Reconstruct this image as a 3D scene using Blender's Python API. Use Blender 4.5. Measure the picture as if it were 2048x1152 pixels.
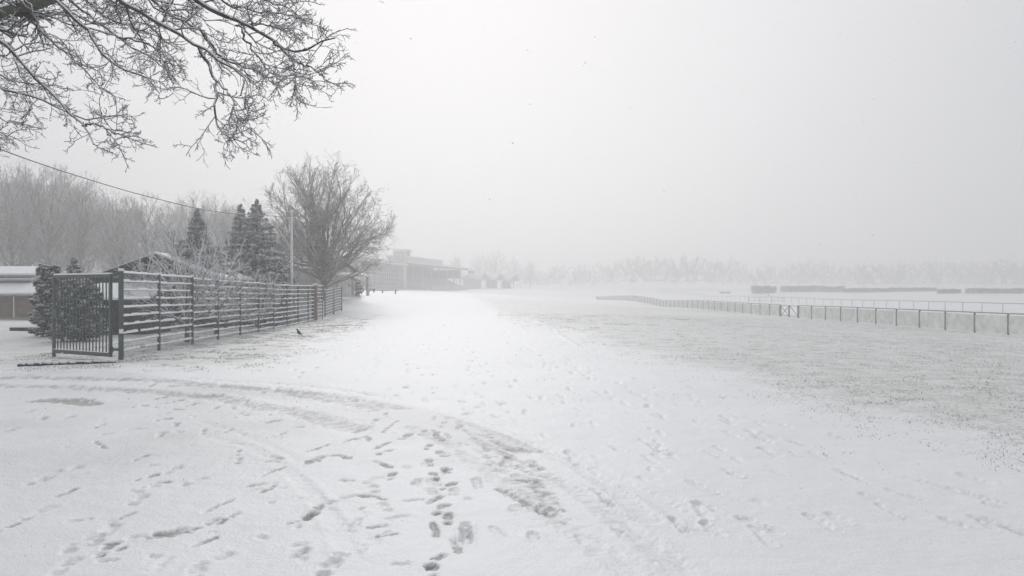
import bpy, math, random
import numpy as np

# ------------------------------------------------------------------ camera, sky, sun, exposure
for o in list(bpy.data.objects):
    bpy.data.objects.remove(o)
scene = bpy.context.scene
COL = scene.collection
EYE, F, CX, HZ = 1.65, 1550.0, 1024.0, 582.0      # eye height, focal length / optical centre / horizon in photo pixels

cam_d = bpy.data.cameras.new('camera')
cam_d.sensor_width = 36.0
cam_d.lens = 36.0 * F / 2048.0
cam_d.shift_y = (HZ - 576.0) / 2048.0
cam_d.clip_start, cam_d.clip_end = 0.05, 4000.0
cam = bpy.data.objects.new('camera', cam_d)
cam.location = (0, 0, EYE)
cam.rotation_euler = (math.radians(90), 0, 0)
COL.objects.link(cam)
scene.camera = cam

SUN_EL, SUN_AZ = math.radians(28), math.radians(-6)      # azimuth measured from +Y towards +X
sun_vec = (math.sin(SUN_AZ) * math.cos(SUN_EL), math.cos(SUN_AZ) * math.cos(SUN_EL), math.sin(SUN_EL))

world = bpy.data.worlds.new('World')
scene.world = world
world.use_nodes = True
nt = world.node_tree
nt.nodes.clear()
wo = nt.nodes.new('ShaderNodeOutputWorld')
bg = nt.nodes.new('ShaderNodeBackground')
sky = nt.nodes.new('ShaderNodeTexSky')
sky.sky_type = 'NISHITA'
sky.sun_disc = False
sky.sun_elevation = SUN_EL
sky.sun_rotation = SUN_AZ
sc_n = nt.nodes.new('ShaderNodeVectorMath'); sc_n.operation = 'SCALE'; sc_n.inputs['Scale'].default_value = 0.06
nt.links.new(sky.outputs[0], sc_n.inputs[0])
tc = nt.nodes.new('ShaderNodeTexCoord')
dt = nt.nodes.new('ShaderNodeVectorMath'); dt.operation = 'DOT_PRODUCT'
dt.inputs[1].default_value = sun_vec
nt.links.new(tc.outputs['Generated'], dt.inputs[0])
mr = nt.nodes.new('ShaderNodeMapRange'); mr.interpolation_type = 'SMOOTHSTEP'
mr.inputs['From Min'].default_value = 0.60; mr.inputs['From Max'].default_value = 1.0
nt.links.new(dt.outputs['Value'], mr.inputs['Value'])
cl = nt.nodes.new('ShaderNodeMixRGB')                       # snow cloud: brighter towards the veiled sun
cl.inputs['Color1'].default_value = (0.47, 0.488, 0.51, 1)
cl.inputs['Color2'].default_value = (0.735, 0.72, 0.73, 1)
nt.links.new(mr.outputs['Result'], cl.inputs['Fac'])
mx = nt.nodes.new('ShaderNodeMixRGB'); mx.inputs['Fac'].default_value = 0.92
nt.links.new(sc_n.outputs[0], mx.inputs['Color1'])
nt.links.new(cl.outputs[0], mx.inputs['Color2'])
nt.links.new(mx.outputs[0], bg.inputs['Color'])
bg.inputs['Strength'].default_value = 1.0
nt.links.new(bg.outputs[0], wo.inputs['Surface'])

sd = bpy.data.lights.new('sun', 'SUN')
sd.energy = 1.2
sd.angle = math.radians(25)
sd.color = (1.0, 0.97, 0.94)
sun = bpy.data.objects.new('sun', sd)
from mathutils import Vector
sun.rotation_euler = Vector(sun_vec).to_track_quat('Z', 'Y').to_euler()
sun.location = (0, 0, 60)
COL.objects.link(sun)

vs = scene.view_settings
vs.view_transform = 'Standard'; vs.look = 'None'; vs.gamma = 1.0; vs.use_curve_mapping = False
vs.exposure = 0.27
cy = scene.cycles
cy.max_bounces = 6; cy.diffuse_bounces = 3; cy.glossy_bounces = 1; cy.transmission_bounces = 2
cy.volume_bounces = 2; cy.transparent_max_bounces = 8
cy.use_denoising = True
HAZE_DENSITY = 0.0046

# ------------------------------------------------------------------ helpers
rng = np.random.default_rng(7)
random.seed(7)

def P(px, py, d):
    return np.array([(px - CX) / F * d, d, EYE + (HZ - py) / F * d])

def link(o, parent=None):
    COL.objects.link(o)
    if parent is not None:
        o.parent = parent
    return o

def empty(name, loc, rz=0.0):
    o = bpy.data.objects.new(name, None)
    o.empty_display_size = 0.2
    o.location = tuple(float(v) for v in loc)
    o.rotation_euler = (0, 0, rz)
    return link(o)

def tag(o, label=None, cat=None, group=None, kind=None):
    if label: o['label'] = label
    if cat: o['category'] = cat
    if group: o['group'] = group
    if kind: o['kind'] = kind
    return o

def np_mesh(name, verts, faces_list, smooth=False, mat_idx=None, attrs=None):
    """faces_list: list of int arrays (n,3) or (n,4)"""
    me = bpy.data.meshes.new(name)
    verts = np.asarray(verts, dtype=np.float32)
    me.vertices.add(len(verts))
    me.vertices.foreach_set('co', verts.ravel())
    loops = np.concatenate([f.ravel() for f in faces_list]).astype(np.int32)
    tot = np.concatenate([np.full(len(f), f.shape[1], dtype=np.int32) for f in faces_list])
    starts = np.concatenate([[0], np.cumsum(tot)[:-1]]).astype(np.int32)
    me.loops.add(len(loops))
    me.loops.foreach_set('vertex_index', loops)
    me.polygons.add(len(tot))
    me.polygons.foreach_set('loop_start', starts)
    if smooth:
        me.polygons.foreach_set('use_smooth', np.ones(len(tot), dtype=bool))
    if mat_idx is not None:
        me.polygons.foreach_set('material_index', np.asarray(mat_idx, dtype=np.int32))
    if attrs:
        for k, v in attrs.items():
            a = me.attributes.new(k, 'FLOAT', 'POINT')
            a.data.foreach_set('value', np.asarray(v, dtype=np.float32))
    me.update(calc_edges=True)
    return me

def obj(name, me, mats, parent=None):
    if not isinstance(mats, (list, tuple)): mats = [mats]
    if len(me.materials) == 0:
        for m in mats: me.materials.append(m)
    return link(bpy.data.objects.new(name, me), parent)

class MB:
    """collects boxes, bars and prisms into one mesh"""
    def __init__(s): s.v, s.f, s.m = [], [], []
    def poly(s, vs_, fs_, mi=0):
        b = len(s.v); s.v += [tuple(map(float, p)) for p in vs_]
        for f in fs_: s.f.append(tuple(b + i for i in f)); s.m.append(mi)
        return s
    def box(s, x0, x1, y0, y1, z0, z1, mi=0):
        v = [(x0,y0,z0),(x1,y0,z0),(x1,y1,z0),(x0,y1,z0),(x0,y0,z1),(x1,y0,z1),(x1,y1,z1),(x0,y1,z1)]
        f = [(0,3,2,1),(4,5,6,7),(0,1,5,4),(1,2,6,5),(2,3,7,6),(3,0,4,7)]
        return s.poly(v, f, mi)
    def bar(s, a, b, w, h, mi=0, up=(0,0,1)):
        a = np.array(a, float); b = np.array(b, float)
        t = b - a; t /= np.linalg.norm(t)
        u = np.array(up, float)
        if abs(np.dot(t, u)) > 0.98: u = np.array((0,1,0.))
        r = np.cross(t, u); r /= np.linalg.norm(r); u = np.cross(r, t)
        o = [(-r*w-u*h)/2, (r*w-u*h)/2, (r*w+u*h)/2, (-r*w+u*h)/2]
        v = [a+k for k in o] + [b+k for k in o]
        return s.poly(v, [(0,3,2,1),(4,5,6,7),(0,1,5,4),(1,2,6,5),(2,3,7,6),(3,0,4,7)], mi)
    def tube(s, pts, rad, n=8, mi=0, cap=True):
        pts = [np.array(p, float) for p in pts]
        if not hasattr(rad, '__len__'): rad = [rad]*len(pts)
        base = len(s.v)
        for i, p in enumerate(pts):
            t = pts[min(i+1, len(pts)-1)] - pts[max(i-1, 0)]; t /= np.linalg.norm(t)
            u = np.array((0,0,1.)) if abs(t[2]) < 0.9 else np.array((1.,0,0))
            r = np.cross(t, u); r /= np.linalg.norm(r); u = np.cross(r, t)
            for k in range(n):
                a = 2*math.pi*k/n
                s.v.append(tuple(p + rad[i]*(math.cos(a)*r + math.sin(a)*u)))
        for i in range(len(pts)-1):
            for k in range(n):
                a = base+i*n+k; b = base+i*n+(k+1) % n
                s.f.append((a, b, b+n, a+n)); s.m.append(mi)
        if cap:
            s.f.append(tuple(base+k for k in range(n))[::-1]); s.m.append(mi)
            s.f.append(tuple(base+(len(pts)-1)*n+k for k in range(n))); s.m.append(mi)
        return s
    def mesh(s, name, smooth=False):
        me = bpy.data.meshes.new(name)
        me.from_pydata(s.v, [], s.f)
        me.polygons.foreach_set('material_index', np.array(s.m, dtype=np.int32))
        if smooth: me.polygons.foreach_set('use_smooth', np.ones(len(s.f), dtype=bool))
        me.update()
        return me
    def build(s, name, mats, parent=None, smooth=False):
        return obj(name, s.mesh(name, smooth), mats, parent)

def copy_tree(o, parent=None):
    c = o.copy(); COL.objects.link(c); c.parent = parent
    for ch in list(o.children): copy_tree(ch, c)
    return c

# ---- value noise
_perm = rng.random((256, 256))
def vnoise(x, y):
    xi = np.floor(x).astype(int); yi = np.floor(y).astype(int)
    fx = x - xi; fy = y - yi
    fx = fx*fx*(3-2*fx); fy = fy*fy*(3-2*fy)
    g = lambda a, b: _perm[a & 255, b & 255]
    return (g(xi, yi)*(1-fx)+g(xi+1, yi)*fx)*(1-fy) + (g(xi, yi+1)*(1-fx)+g(xi+1, yi+1)*fx)*fy
def fbm(x, y, o=4):
    s = 0; a = 0.5; t = 0
    for k in range(o):
        s = s + a*vnoise(x*2**k+17.3*k, y*2**k-9.1*k); t += a; a *= 0.55
    return s/t
def sstep(a, b, x):
    t = np.clip((x-a)/(b-a), 0, 1); return t*t*(3-2*t)

# ------------------------------------------------------------------ materials
MATS = {}
def pmat(name, color, rough=0.7, var=0.15, scale=8.0, bump=0.0, bscale=60.0, metal=0.0, snow=None, color2=None, coords='Object'):
    """procedural principled material; snow=(lo,hi) lays snow on upward facing surfaces"""
    m = bpy.data.materials.new(name); m.use_nodes = True
    n = m.node_tree; N = n.nodes; L = n.links
    b = N['Principled BSDF']; b.inputs['Roughness'].default_value = rough; b.inputs['Metallic'].default_value = metal
    t = N.new('ShaderNodeTexCoord')
    no = N.new('ShaderNodeTexNoise'); no.inputs['Scale'].default_value = scale; no.inputs['Detail'].default_value = 4
    L.new(t.outputs[coords], no.inputs['Vector'])
    mixc = N.new('ShaderNodeMixRGB')
    c = color; c2 = color2 or tuple(max(0, v*(1-2*var)) for v in c)
    mixc.inputs['Color1'].default_value = (*c2, 1)
    mixc.inputs['Color2'].default_value = (*tuple(min(1, v*(1+var)) for v in c), 1)
    rm = N.new('ShaderNodeMapRange'); rm.inputs['From Min'].default_value = 0.3; rm.inputs['From Max'].default_value = 0.7
    L.new(no.outputs['Fac'], rm.inputs['Value']); L.new(rm.outputs[0], mixc.inputs['Fac'])
    out = mixc.outputs[0]
    if snow:
        ge = N.new('ShaderNodeNewGeometry'); sx = N.new('ShaderNodeSeparateXYZ')
        L.new(ge.outputs['Normal'], sx.inputs[0])
        n2 = N.new('ShaderNodeTexNoise'); n2.inputs['Scale'].default_value = snow[2] if len(snow) > 2 else 6.0
        n2.inputs['Detail'].default_value = 2
        L.new(t.outputs[coords], n2.inputs['Vector'])
        ad = N.new('ShaderNodeMath'); ad.operation = 'MULTIPLY_ADD'; ad.inputs[1].default_value = 0.7; ad.inputs[2].default_value = -0.35
        L.new(n2.outputs['Fac'], ad.inputs[0])
        a2 = N.new('ShaderNodeMath'); a2.operation = 'ADD'; L.new(sx.outputs['Z'], a2.inputs[0]); L.new(ad.outputs[0], a2.inputs[1])
        mr2 = N.new('ShaderNodeMapRange'); mr2.inputs['From Min'].default_value = snow[0]; mr2.inputs['From Max'].default_value = snow[1]
        L.new(a2.outputs[0], mr2.inputs['Value'])
        ms = N.new('ShaderNodeMixRGB'); L.new(mr2.outputs[0], ms.inputs['Fac']); L.new(out, ms.inputs['Color1'])
        ms.inputs['Color2'].default_value = (0.80, 0.82, 0.84, 1)
        out = ms.outputs[0]
    L.new(out, b.inputs['Base Color'])
    if bump:
        n3 = N.new('ShaderNodeTexNoise'); n3.inputs['Scale'].default_value = bscale; n3.inputs['Detail'].default_value = 3
        L.new(t.outputs[coords], n3.inputs['Vector'])
        bp = N.new('ShaderNodeBump'); bp.inputs['Strength'].default_value = bump; bp.inputs['Distance'].default_value = 0.02
        L.new(n3.outputs['Fac'], bp.inputs['Height']); L.new(bp.outputs[0], b.inputs['Normal'])
    MATS[name] = m
    return m

M_snow   = pmat('snow', (0.83, 0.845, 0.86), 0.65, 0.03, 3.0, 0.3, 25.0)
M_bark   = pmat('bark', (0.105, 0.095, 0.085), 0.9, 0.3, 9.0, 0.4, 60.0, snow=(0.45, 0.75, 7.0))
M_limb   = pmat('mossy_bark', (0.11, 0.115, 0.09), 0.9, 0.35, 6.0, 0.5, 45.0, snow=(0.5, 0.7, 5.0))
M_twig   = pmat('twig', (0.085, 0.075, 0.07), 0.9, 0.25, 5.0, snow=(0.35, 0.7, 5.0))
M_twigb  = pmat('brown_twig', (0.17, 0.14, 0.12), 0.9, 0.25, 3.0, snow=(0.3, 0.8, 2.0))
M_wood   = pmat('forest_twig', (0.22, 0.205, 0.195), 0.9, 0.25, 0.5, snow=(0.2, 0.75, 0.8))
M_ytwig  = pmat('snowy_twig', (0.17, 0.15, 0.13), 0.9, 0.25, 4.0, snow=(-0.5, 0.0, 4.0))
M_needle = pmat('needles', (0.070, 0.085, 0.080), 0.8, 0.35, 4.0, snow=(0.35, 0.85, 5.0))
M_thuja  = pmat('thuja', (0.045, 0.068, 0.058), 0.8, 0.35, 6.0, snow=(0.6, 0.95, 6.0))
M_steel  = pmat('fence_paint', (0.085, 0.105, 0.105), 0.45, 0.12, 12.0, 0.15, 80.0)
M_gate   = pmat('gate_paint', (0.085, 0.110, 0.112), 0.42, 0.12, 10.0, 0.15, 80.0)
M_zinc   = pmat('galvanised', (0.74, 0.75, 0.76), 0.4, 0.12, 14.0)
M_wire   = pmat('cable', (0.13, 0.13, 0.13), 0.6, 0.1, 3.0, snow=(0.1, 0.4, 0.5))
M_brown  = pmat('brown_post_wood', (0.20, 0.15, 0.12), 0.85, 0.25, 10.0, 0.4, 50.0)
M_board  = pmat('dark_boards', (0.05, 0.042, 0.038), 0.85, 0.3, 5.0, 0.3, 40.0)
M_board2 = pmat('black_stained_boards', (0.045, 0.05, 0.06), 0.8, 0.3, 5.0, 0.3, 40.0)
M_brick  = pmat('brown_wall', (0.19, 0.14, 0.11), 0.9, 0.2, 7.0, 0.4, 40.0)
M_cream  = pmat('cream_plaster', (0.64, 0.63, 0.60), 0.85, 0.1, 2.0, 0.2, 30.0)
M_fascia = pmat('fascia', (0.30, 0.29, 0.28), 0.75, 0.1, 4.0)
M_conc   = pmat('concrete', (0.50, 0.50, 0.49), 0.9, 0.15, 3.0, 0.3, 30.0)
M_dark   = pmat('dark_steel', (0.26, 0.265, 0.27), 0.7, 0.2, 2.0)  # plain dark grey for stand back and end walls, cupola, insulator
M_glass  = pmat('window_glass', (0.20, 0.21, 0.22), 0.12, 0.1, 1.0)
M_frame  = pmat('window_frame', (0.62, 0.62, 0.60), 0.6, 0.06, 4.0)
M_panel  = pmat('white_canvas', (0.86, 0.86, 0.83), 0.8, 0.10, 2.2, 0.25, 20.0)
M_post   = pmat('weathered_post', (0.31, 0.305, 0.29), 0.85, 0.2, 10.0)
M_plast  = pmat('white_plastic', (0.42, 0.43, 0.43), 0.5, 0.08, 3.0)
M_hedge  = pmat('hedge', (0.17, 0.165, 0.15), 0.9, 0.3, 3.0, snow=(0.75, 1.1, 2.0))
M_bird   = pmat('black_feather', (0.012, 0.012, 0.014), 0.5, 0.3, 30.0)
M_beak   = pmat('beak', (0.08, 0.06, 0.02), 0.5, 0.2, 30.0)
M_grass  = pmat('grass_blade', (0.20, 0.21, 0.15), 0.8, 0.35, 1.5, coords='Object')
M_leaf   = pmat('dead_leaf', (0.17, 0.12, 0.085), 0.85, 0.3, 3.0, snow=(0.75, 1.0, 5.0))
M_tent   = pmat('tent_side', (0.48, 0.49, 0.51), 0.8, 0.1, 2.0)
M_far    = pmat('far_wood', (0.13, 0.125, 0.12), 0.9, 0.2, 0.2, snow=(0.6, 1.0, 0.6))

def ground_mat():
    m = bpy.data.materials.new('snowy_ground'); m.use_nodes = True
    n = m.node_tree; N = n.nodes; L = n.links
    b = N['Principled BSDF']
    g = N.new('ShaderNodeNewGeometry')
    def noise(scale, detail, vec=None, rough=0.55):
        x = N.new('ShaderNodeTexNoise'); x.inputs['Scale'].default_value = scale; x.inputs['Detail'].default_value = detail
        x.inputs['Roughness'].default_value = rough
        L.new(vec or g.outputs['Position'], x.inputs['Vector']); return x.outputs['Fac']
    def attr(nm):
        a = N.new('ShaderNodeAttribute'); a.attribute_name = nm; return a.outputs['Fac']
    def math_(op, a, b_=None, c=None):
        x = N.new('ShaderNodeMath'); x.operation = op
        for i, v in enumerate((a, b_, c)):
            if v is None: continue
            if isinstance(v, (int, float)): x.inputs[i].default_value = v
            else: L.new(v, x.inputs[i])
        return x.outputs[0]
    def ramp(v, lo, hi):
        x = N.new('ShaderNodeMapRange'); x.interpolation_type = 'SMOOTHSTEP'
        x.inputs['From Min'].default_value = lo; x.inputs['From Max'].default_value = hi
        L.new(v, x.inputs['Value']); return x.outputs[0]
    def mix(f, a, c):
        x = N.new('ShaderNodeMixRGB'); L.new(f, x.inputs['Fac'])
        for k, v in (('Color1', a), ('Color2', c)):
            if isinstance(v, tuple): x.inputs[k].default_value = (*v, 1)
            else: L.new(v, x.inputs[k])
        return x.outputs[0]
    wear, grass = attr('wear'), attr('grass')
    snow = mix(noise(1.7, 5), (0.80, 0.815, 0.84), (0.87, 0.875, 0.885))
    # slush: wear attribute with a ragged edge
    wn = math_('ADD', wear, math_('MULTIPLY_ADD', noise(38, 4), 0.5, -0.25))
    slush = mix(noise(22, 4), (0.20, 0.20, 0.195), (0.44, 0.44, 0.43))
    c1 = mix(math_('MULTIPLY', ramp(wn, 0.18, 0.95), 0.92), snow, slush)
    # grass shining through thin snow
    gn = math_('ADD', math_('MULTIPLY', noise(17, 6, rough=0.8), 0.80), math_('MULTIPLY', noise(1.6, 4), 0.20))
    gm = math_('MULTIPLY', ramp(math_('ADD', gn, math_('MULTIPLY', grass, 0.24)), 0.60, 0.84), ramp(grass, 0.02, 0.25))
    gcol = mix(noise(3.0, 3), (0.27, 0.275, 0.215), (0.38, 0.38, 0.30))
    c2 = mix(math_('MULTIPLY', gm, 0.78), c1, gcol)
    L.new(c2, b.inputs['Base Color'])
    L.new(math_('MULTIPLY_ADD', ramp(wn, 0.4, 1.0), -0.02, 0.55), b.inputs['Roughness'])
    bp = N.new('ShaderNodeBump'); bp.inputs['Strength'].default_value = 0.36; bp.inputs['Distance'].default_value = 0.02
    L.new(math_('ADD', noise(45, 4), math_('MULTIPLY', noise(9, 4), 1.6)), bp.inputs['Height'])
    L.new(bp.outputs[0], b.inputs['Normal'])
    return m
M_ground = ground_mat()

# ------------------------------------------------------------------ terrain
ctrl = [(0,0,0),(0,5,0),(-6,5,0),(6,5,0),(0,10,0),(-6,10,0),(6,10,-0.02),(0,20,0),(3,20,-0.03),(-9,18,0.06),(-9.4,22,0.09),(-10.2,33,0.06),(-11,44,0.06),
        (-3,40,0.0),(5,40,-0.12),(24,30,-0.42),(24,38,-0.5),(24,65,-0.61),(23.6,121,-0.85),(22.9,207,-0.88),(22,250,-0.6),(30,240,-0.8),(12,60,-0.3),(12,30,-0.2),(12,15,-0.1),
        (57,89,-0.86),(57,147,-0.9),(57,227,-0.9),(40,60,-0.75),(40,110,-0.85),(-14,30,0.05),(-28,44,0.0),(-20,25,0.03),(-15,36,0.05),(-20,60,0.2),
        (-14,70,0.5),(-5,70,0.15),(5,80,-0.1)]
for q in [(712,578,187),(800,578,218),(925,576,277),(1000,576,286),(1060,578,340),(705,586,75),(560,585,62),(860,588,120),(980,588,130),(1100,598,200),(1150,592,260),(1180,586,330),(1100,578,450),(1300,577,450),(1600,580,450),(1900,582,420),
          (1530,585,240),(1640,584,245),(1750,585,235),(1830,583,230),(1900,587,205),(2000,587,200),(2300,588,200),(2300,584,420),(1200,580,450),(900,575,450),(500,570,450),(100,570,300),(0,575,110),(300,575,110)]:
    p = P(*q); ctrl.append((p[0], p[1], p[2]))
ctrl = np.array(ctrl, float)
def _uv(x, y):
    y = np.maximum(y, 0.0); return np.stack([np.log(y+10)*1.1, np.clip(x/(y+10), -1.3, 1.3)], -1)
_cu = _uv(ctrl[:,0], ctrl[:,1])
def _phi(r2): return -np.sqrt(r2 + 0.06**2)
_A = _phi(((_cu[:,None]-_cu[None])**2).sum(-1)); np.fill_diagonal(_A, _A.diagonal()+0.004)
_n = len(ctrl)
_S = np.zeros((_n+1, _n+1)); _S[:_n,:_n] = _A; _S[:_n,_n] = 1; _S[_n,:_n] = 1
_W = np.linalg.solve(_S, np.append(ctrl[:,2], 0))
def gz(x, y):
    x = np.asarray(x, float); y = np.asarray(y, float)
    sh = x.shape; q = _uv(x.ravel(), y.ravel())
    out = np.empty(len(q))
    for i in range(0, len(q), 20000):
        k = q[i:i+20000]
        out[i:i+20000] = _phi(((k[:,None]-_cu[None])**2).sum(-1)) @ _W[:_n] + _W[_n]
    # level out with distance, so that the plain stays calm near the horizon
    return out.reshape(sh)
def gzf(x, y): return float(gz(np.array([x]), np.array([y]))[0])
def G(px, py):
    """photo pixel on near ground (z about 0) -> world x, y"""
    d = EYE*F/(py-HZ); return ((px-CX)/F*d, d)

# polar grid round the viewer, finest where the ground is seen from near
rs = [0.6]
while rs[-1] < 1500:
    r = rs[-1]
    rs.append(r + min(max(r*r/1279*0.95, 0.024), 0.05*r if r > 30 else 0.35, 45))
rs = np.array(rs)
fine = np.radians(np.linspace(-39, 39, 561))
coarse = np.radians(np.linspace(39, 321, 72))[1:-1]
th = np.concatenate([fine, coarse])                 # azimuth from +Y to +X
nr, na = len(rs), len(th)
RR, TT = np.meshgrid(rs, th, indexing='ij')
GX, GY = RR*np.sin(TT), RR*np.cos(TT)
GZ = gz(GX, GY)
near = np.exp(-(RR/90.0)**2)
GZ = GZ + (fbm(GX*0.35, GY*0.35, 4)-0.5)*0.09*near + (fbm(GX*3.1+5, GY*3.1, 3)-0.5)*0.016*np.exp(-(RR/30)**2)
far_dune = (fbm(GX*0.05+3, GY*0.05, 3)-0.5)*0.25*sstep(60, 140, RR)
GZ = GZ + far_dune*0.5
WEAR = np.zeros_like(GZ)
warp1 = (fbm(GX*9+3.3, GY*9, 3)-0.5)
fine1 = (vnoise(GX*60+1.7, GY*60)-0.5)
patch1 = fbm(GX*14+8, GY*14, 3)
warp2 = (fbm(GX*26, GY*26+7, 2)-0.5)
def slices(xmin, xmax, ymin, ymax):
    ex = [(xmin,ymin),(xmin,ymax),(xmax,ymin),(xmax,ymax)]
    rr = [math.hypot(*e) for e in ex]; tt = [math.atan2(e[0], e[1]) for e in ex]
    r0 = min(rr) if not (xmin < 0 < xmax) else max(ymin, 0.1)
    i0 = max(np.searchsorted(rs, r0)-2, 0); i1 = np.searchsorted(rs, max(rr))+2
    j0 = max(np.searchsorted(fine, min(tt))-2, 0); j1 = np.searchsorted(fine, max(tt))+2
    return slice(i0, i1), slice(j0, j1)
def stamp(pts, w, depth, wear, rim=0.3, edge=0.45, streak=0.0):
    """press a stroke of half-width w into the snow; pts in world xy"""
    pts = [np.array(p, float) for p in pts]
    a = np.array(pts); m = w*2.2
    si, sj = slices(a[:,0].min()-m, a[:,0].max()+m, a[:,1].min()-m, a[:,1].max()+m)
    X, Y = GX[si, sj], GY[si, sj]
    D = np.full(X.shape, 1e9)
    for p, q in zip(pts[:-1], pts[1:]):
        dv = q-p; L2 = max((dv**2).sum(), 1e-9)
        t = np.clip(((X-p[0])*dv[0]+(Y-p[1])*dv[1])/L2, 0, 1)
        D = np.minimum(D, np.hypot(X-p[0]-t*dv[0], Y-p[1]-t*dv[1]))
    q = D/w + warp1[si, sj]*0.8 + warp2[si, sj]*0.7
    q = q + fine1[si, sj]*0.55
    k = 1-sstep(1-edge, 1.0, q)
    GZ[si, sj] += -depth*k + depth*rim*np.exp(-((q-1.3)/0.3)**2)
    WEAR[si, sj] = np.maximum(WEAR[si, sj], wear*k*(0.35+1.25*sstep(0.25, 0.75, patch1[si, sj])))

# --- traced marks in the foreground (photo pixels -> metres on the ground)
def r1(u, v): return G(u/2.549, 700+v/2.549)
def r2(u, v): return G(600+u/2.549, 700+v/2.549)
def stroke(f, *uv, w=0.05, dep=0.014, wear=0.6):
    pts = [f(*k) for k in uv]
    if len(pts) == 1:
        x, y = pts[0]; a = random.uniform(-0.5, 0.5); sa, ca = math.sin(a), math.cos(a)
        stamp([(x+0.02*sa, y+0.02*ca), (x+0.10*sa, y+0.10*ca)], w*1.05, dep, wear, rim=0.15, edge=0.6)        # sole
        stamp([(x-0.10*sa, y-0.10*ca), (x-0.13*sa, y-0.13*ca)], w*0.8, dep*1.1, wear*0.9, rim=0.15, edge=0.6)  # heel
        return
    n_ = 3 if len(pts) == 2 else 2          # a dragged boot: broken dabs along the line rather than one bar
    for p_, q_ in zip(pts[:-1], pts[1:]):
        p_, q_ = np.array(p_), np.array(q_); L_ = np.linalg.norm(q_-p_); n_ = max(1, int(L_/0.11)); t0_ = 0
        nx = np.array([-(q_-p_)[1], (q_-p_)[0]])/(L_+1e-6)
        for i_ in range(n_):
            t1_ = (i_+random.uniform(0.55, 1.0))/n_; o_ = nx*random.uniform(-0.018, 0.018)
            stamp([p_+(q_-p_)*(i_/n_)+o_, p_+(q_-p_)*t1_+o_*0.3], w*random.uniform(0.6, 1.15), dep*random.uniform(0.5, 1.1), wear*random.uniform(0.5, 1.15), rim=0.2, edge=0.7)
for s in [[(630,415)],[(680,405),(710,450)],[(655,490)],[(715,522)],[(660,565)],[(750,605)],[(685,635)],[(758,692)],[(645,795),(720,745)],[(720,825)],[(758,868)],
          [(670,890),(695,960)],[(790,975),(805,1060)],[(695,1090)],[(675,1148)],[(375,312)],[(440,330)],[(380,362)],[(265,418),(360,390)],[(415,418),(495,360)],[(540,437)],
          [(225,468),(345,435),(355,465)],[(385,500),(465,460)],[(440,515)],[(20,578),(110,538),(200,530),(255,548)],[(45,515),(155,475)],[(390,560),(460,590)],[(465,635)],
          [(205,655),(280,660)],[(310,740),(390,748),(470,775)],[(115,785),(20,855)],[(360,910),(460,897)],[(400,955),(520,942)],[(485,1105),(595,1105)]]:
    stroke(r2, *s, w=random.uniform(0.036, 0.048), dep=0.016, wear=random.uniform(0.95, 1.3))
for s in [[(682,668)],[(785,722)],[(215,755)],[(370,655)],[(375,700)],[(430,800)],[(330,835),(250,925)],[(10,870)],[(380,970),(290,1060)],[(155,1110)],[(10,1040)]]:
    stroke(r2, *s, w=0.055, dep=0.012, wear=0.3)
for s in [[(130,137),(182,137)],[(290,150),(330,150)],[(380,147),(425,148)],[(620,160)],[(640,172)],[(735,174),(820,178)],[(778,190)],[(860,194),(910,196)],[(820,222),(858,213)],[(788,258),(855,245)],[(905,230)],
          [(905,263)],[(890,303),(1025,273)],[(790,294),(835,286)],[(712,290)],[(905,307),(955,309)],[(835,330),(865,326)],[(955,336),(1015,343)],[(900,380)],[(840,355)],[(1040,410)],[(1100,265),(1170,245)],[(1210,218),(1275,205)],
          [(1290,302)],[(1190,297)],[(1210,255)],[(1170,405)],[(1240,340)],[(1370,370),(1430,360)],[(1495,395),(1555,393)],[(1160,468),(1250,480)],[(1215,520)],[(1213,558)],[(1385,537),(1455,557)],[(1325,638),(1445,590)],
          [(1275,705),(1330,695)],[(1270,680),(1410,670)],[(1340,715),(1400,680)],[(1040,812),(1180,745)],[(1110,870),(1215,815)],[(1045,912),(1110,908)],[(1055,872)],[(730,955),(860,940)],[(940,920),(990,920)],[(980,980),(1100,935)],
          [(515,1055),(635,1045)],[(540,998)],[(600,1000),(635,985)],[(775,1035),(815,1040)],[(555,865),(620,835),(700,810)],[(305,735),(410,690)],[(480,465),(545,505)],[(510,383)],[(770,585),(815,585)],[(725,545)],[(755,640)],[(815,665),(900,665)],
          [(40,885)],[(1475,880),(1550,868),(1645,790)]]:
    stroke(r1, *s, w=random.uniform(0.032, 0.045), wear=random.uniform(0.5, 0.9))
for s in [[(200,660)],[(360,600)],[(220,358)],[(880,605)],[(1000,660)],[(435,950)],[(430,980)],[(120,850),(270,780)],[(870,1045),(760,1130)],[(1520,1020)],[(1685,1110)],[(1000,1125)],[(150,318)],[(820,428)],[(90,400),(30,420)],[(350,350)],[(560,900)],[(700,750)],[(1100,1050)],[(330,1080)]]:
    stroke(r1, *s, w=0.06, dep=0.014, wear=0.25)
# wet patches melted down to the tarmac
stamp([r1(215,264), r1(330,264), r1(455,281)], 0.20, 0.012, 0.9)
stamp([r1(300,262), r1(400,272)], 0.26, 0.012, 0.95)
stamp([r1(1018,241), r1(1112,240)], 0.13, 0.012, 0.9)
stamp([r1(820,930), r1(910,915)], 0.09, 0.02, 0.75)
# slush streaks scraped by a turning wheel
for k in range(60):
    t = random.random(); u = 900+330*t+random.uniform(-60, 90); v = 480+330*t+random.uniform(-70, 60)
    stamp([r2(u, v), r2(u+random.uniform(50, 150), v+random.uniform(10, 55))], random.uniform(0.03, 0.075), 0.004, random.uniform(0.25, 0.6), rim=0.1, edge=0.9)
stamp([r2(1095,500), r2(1200,508)], 0.10, 0.012, 0.55)
stamp([r2(1020,722), r2(1120,775), r2(1225,842)], 0.055, 0.018, 0.62)
stamp([r2(1110,640), r2(1240,700)], 0.06, 0.012, 0.45)
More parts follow.
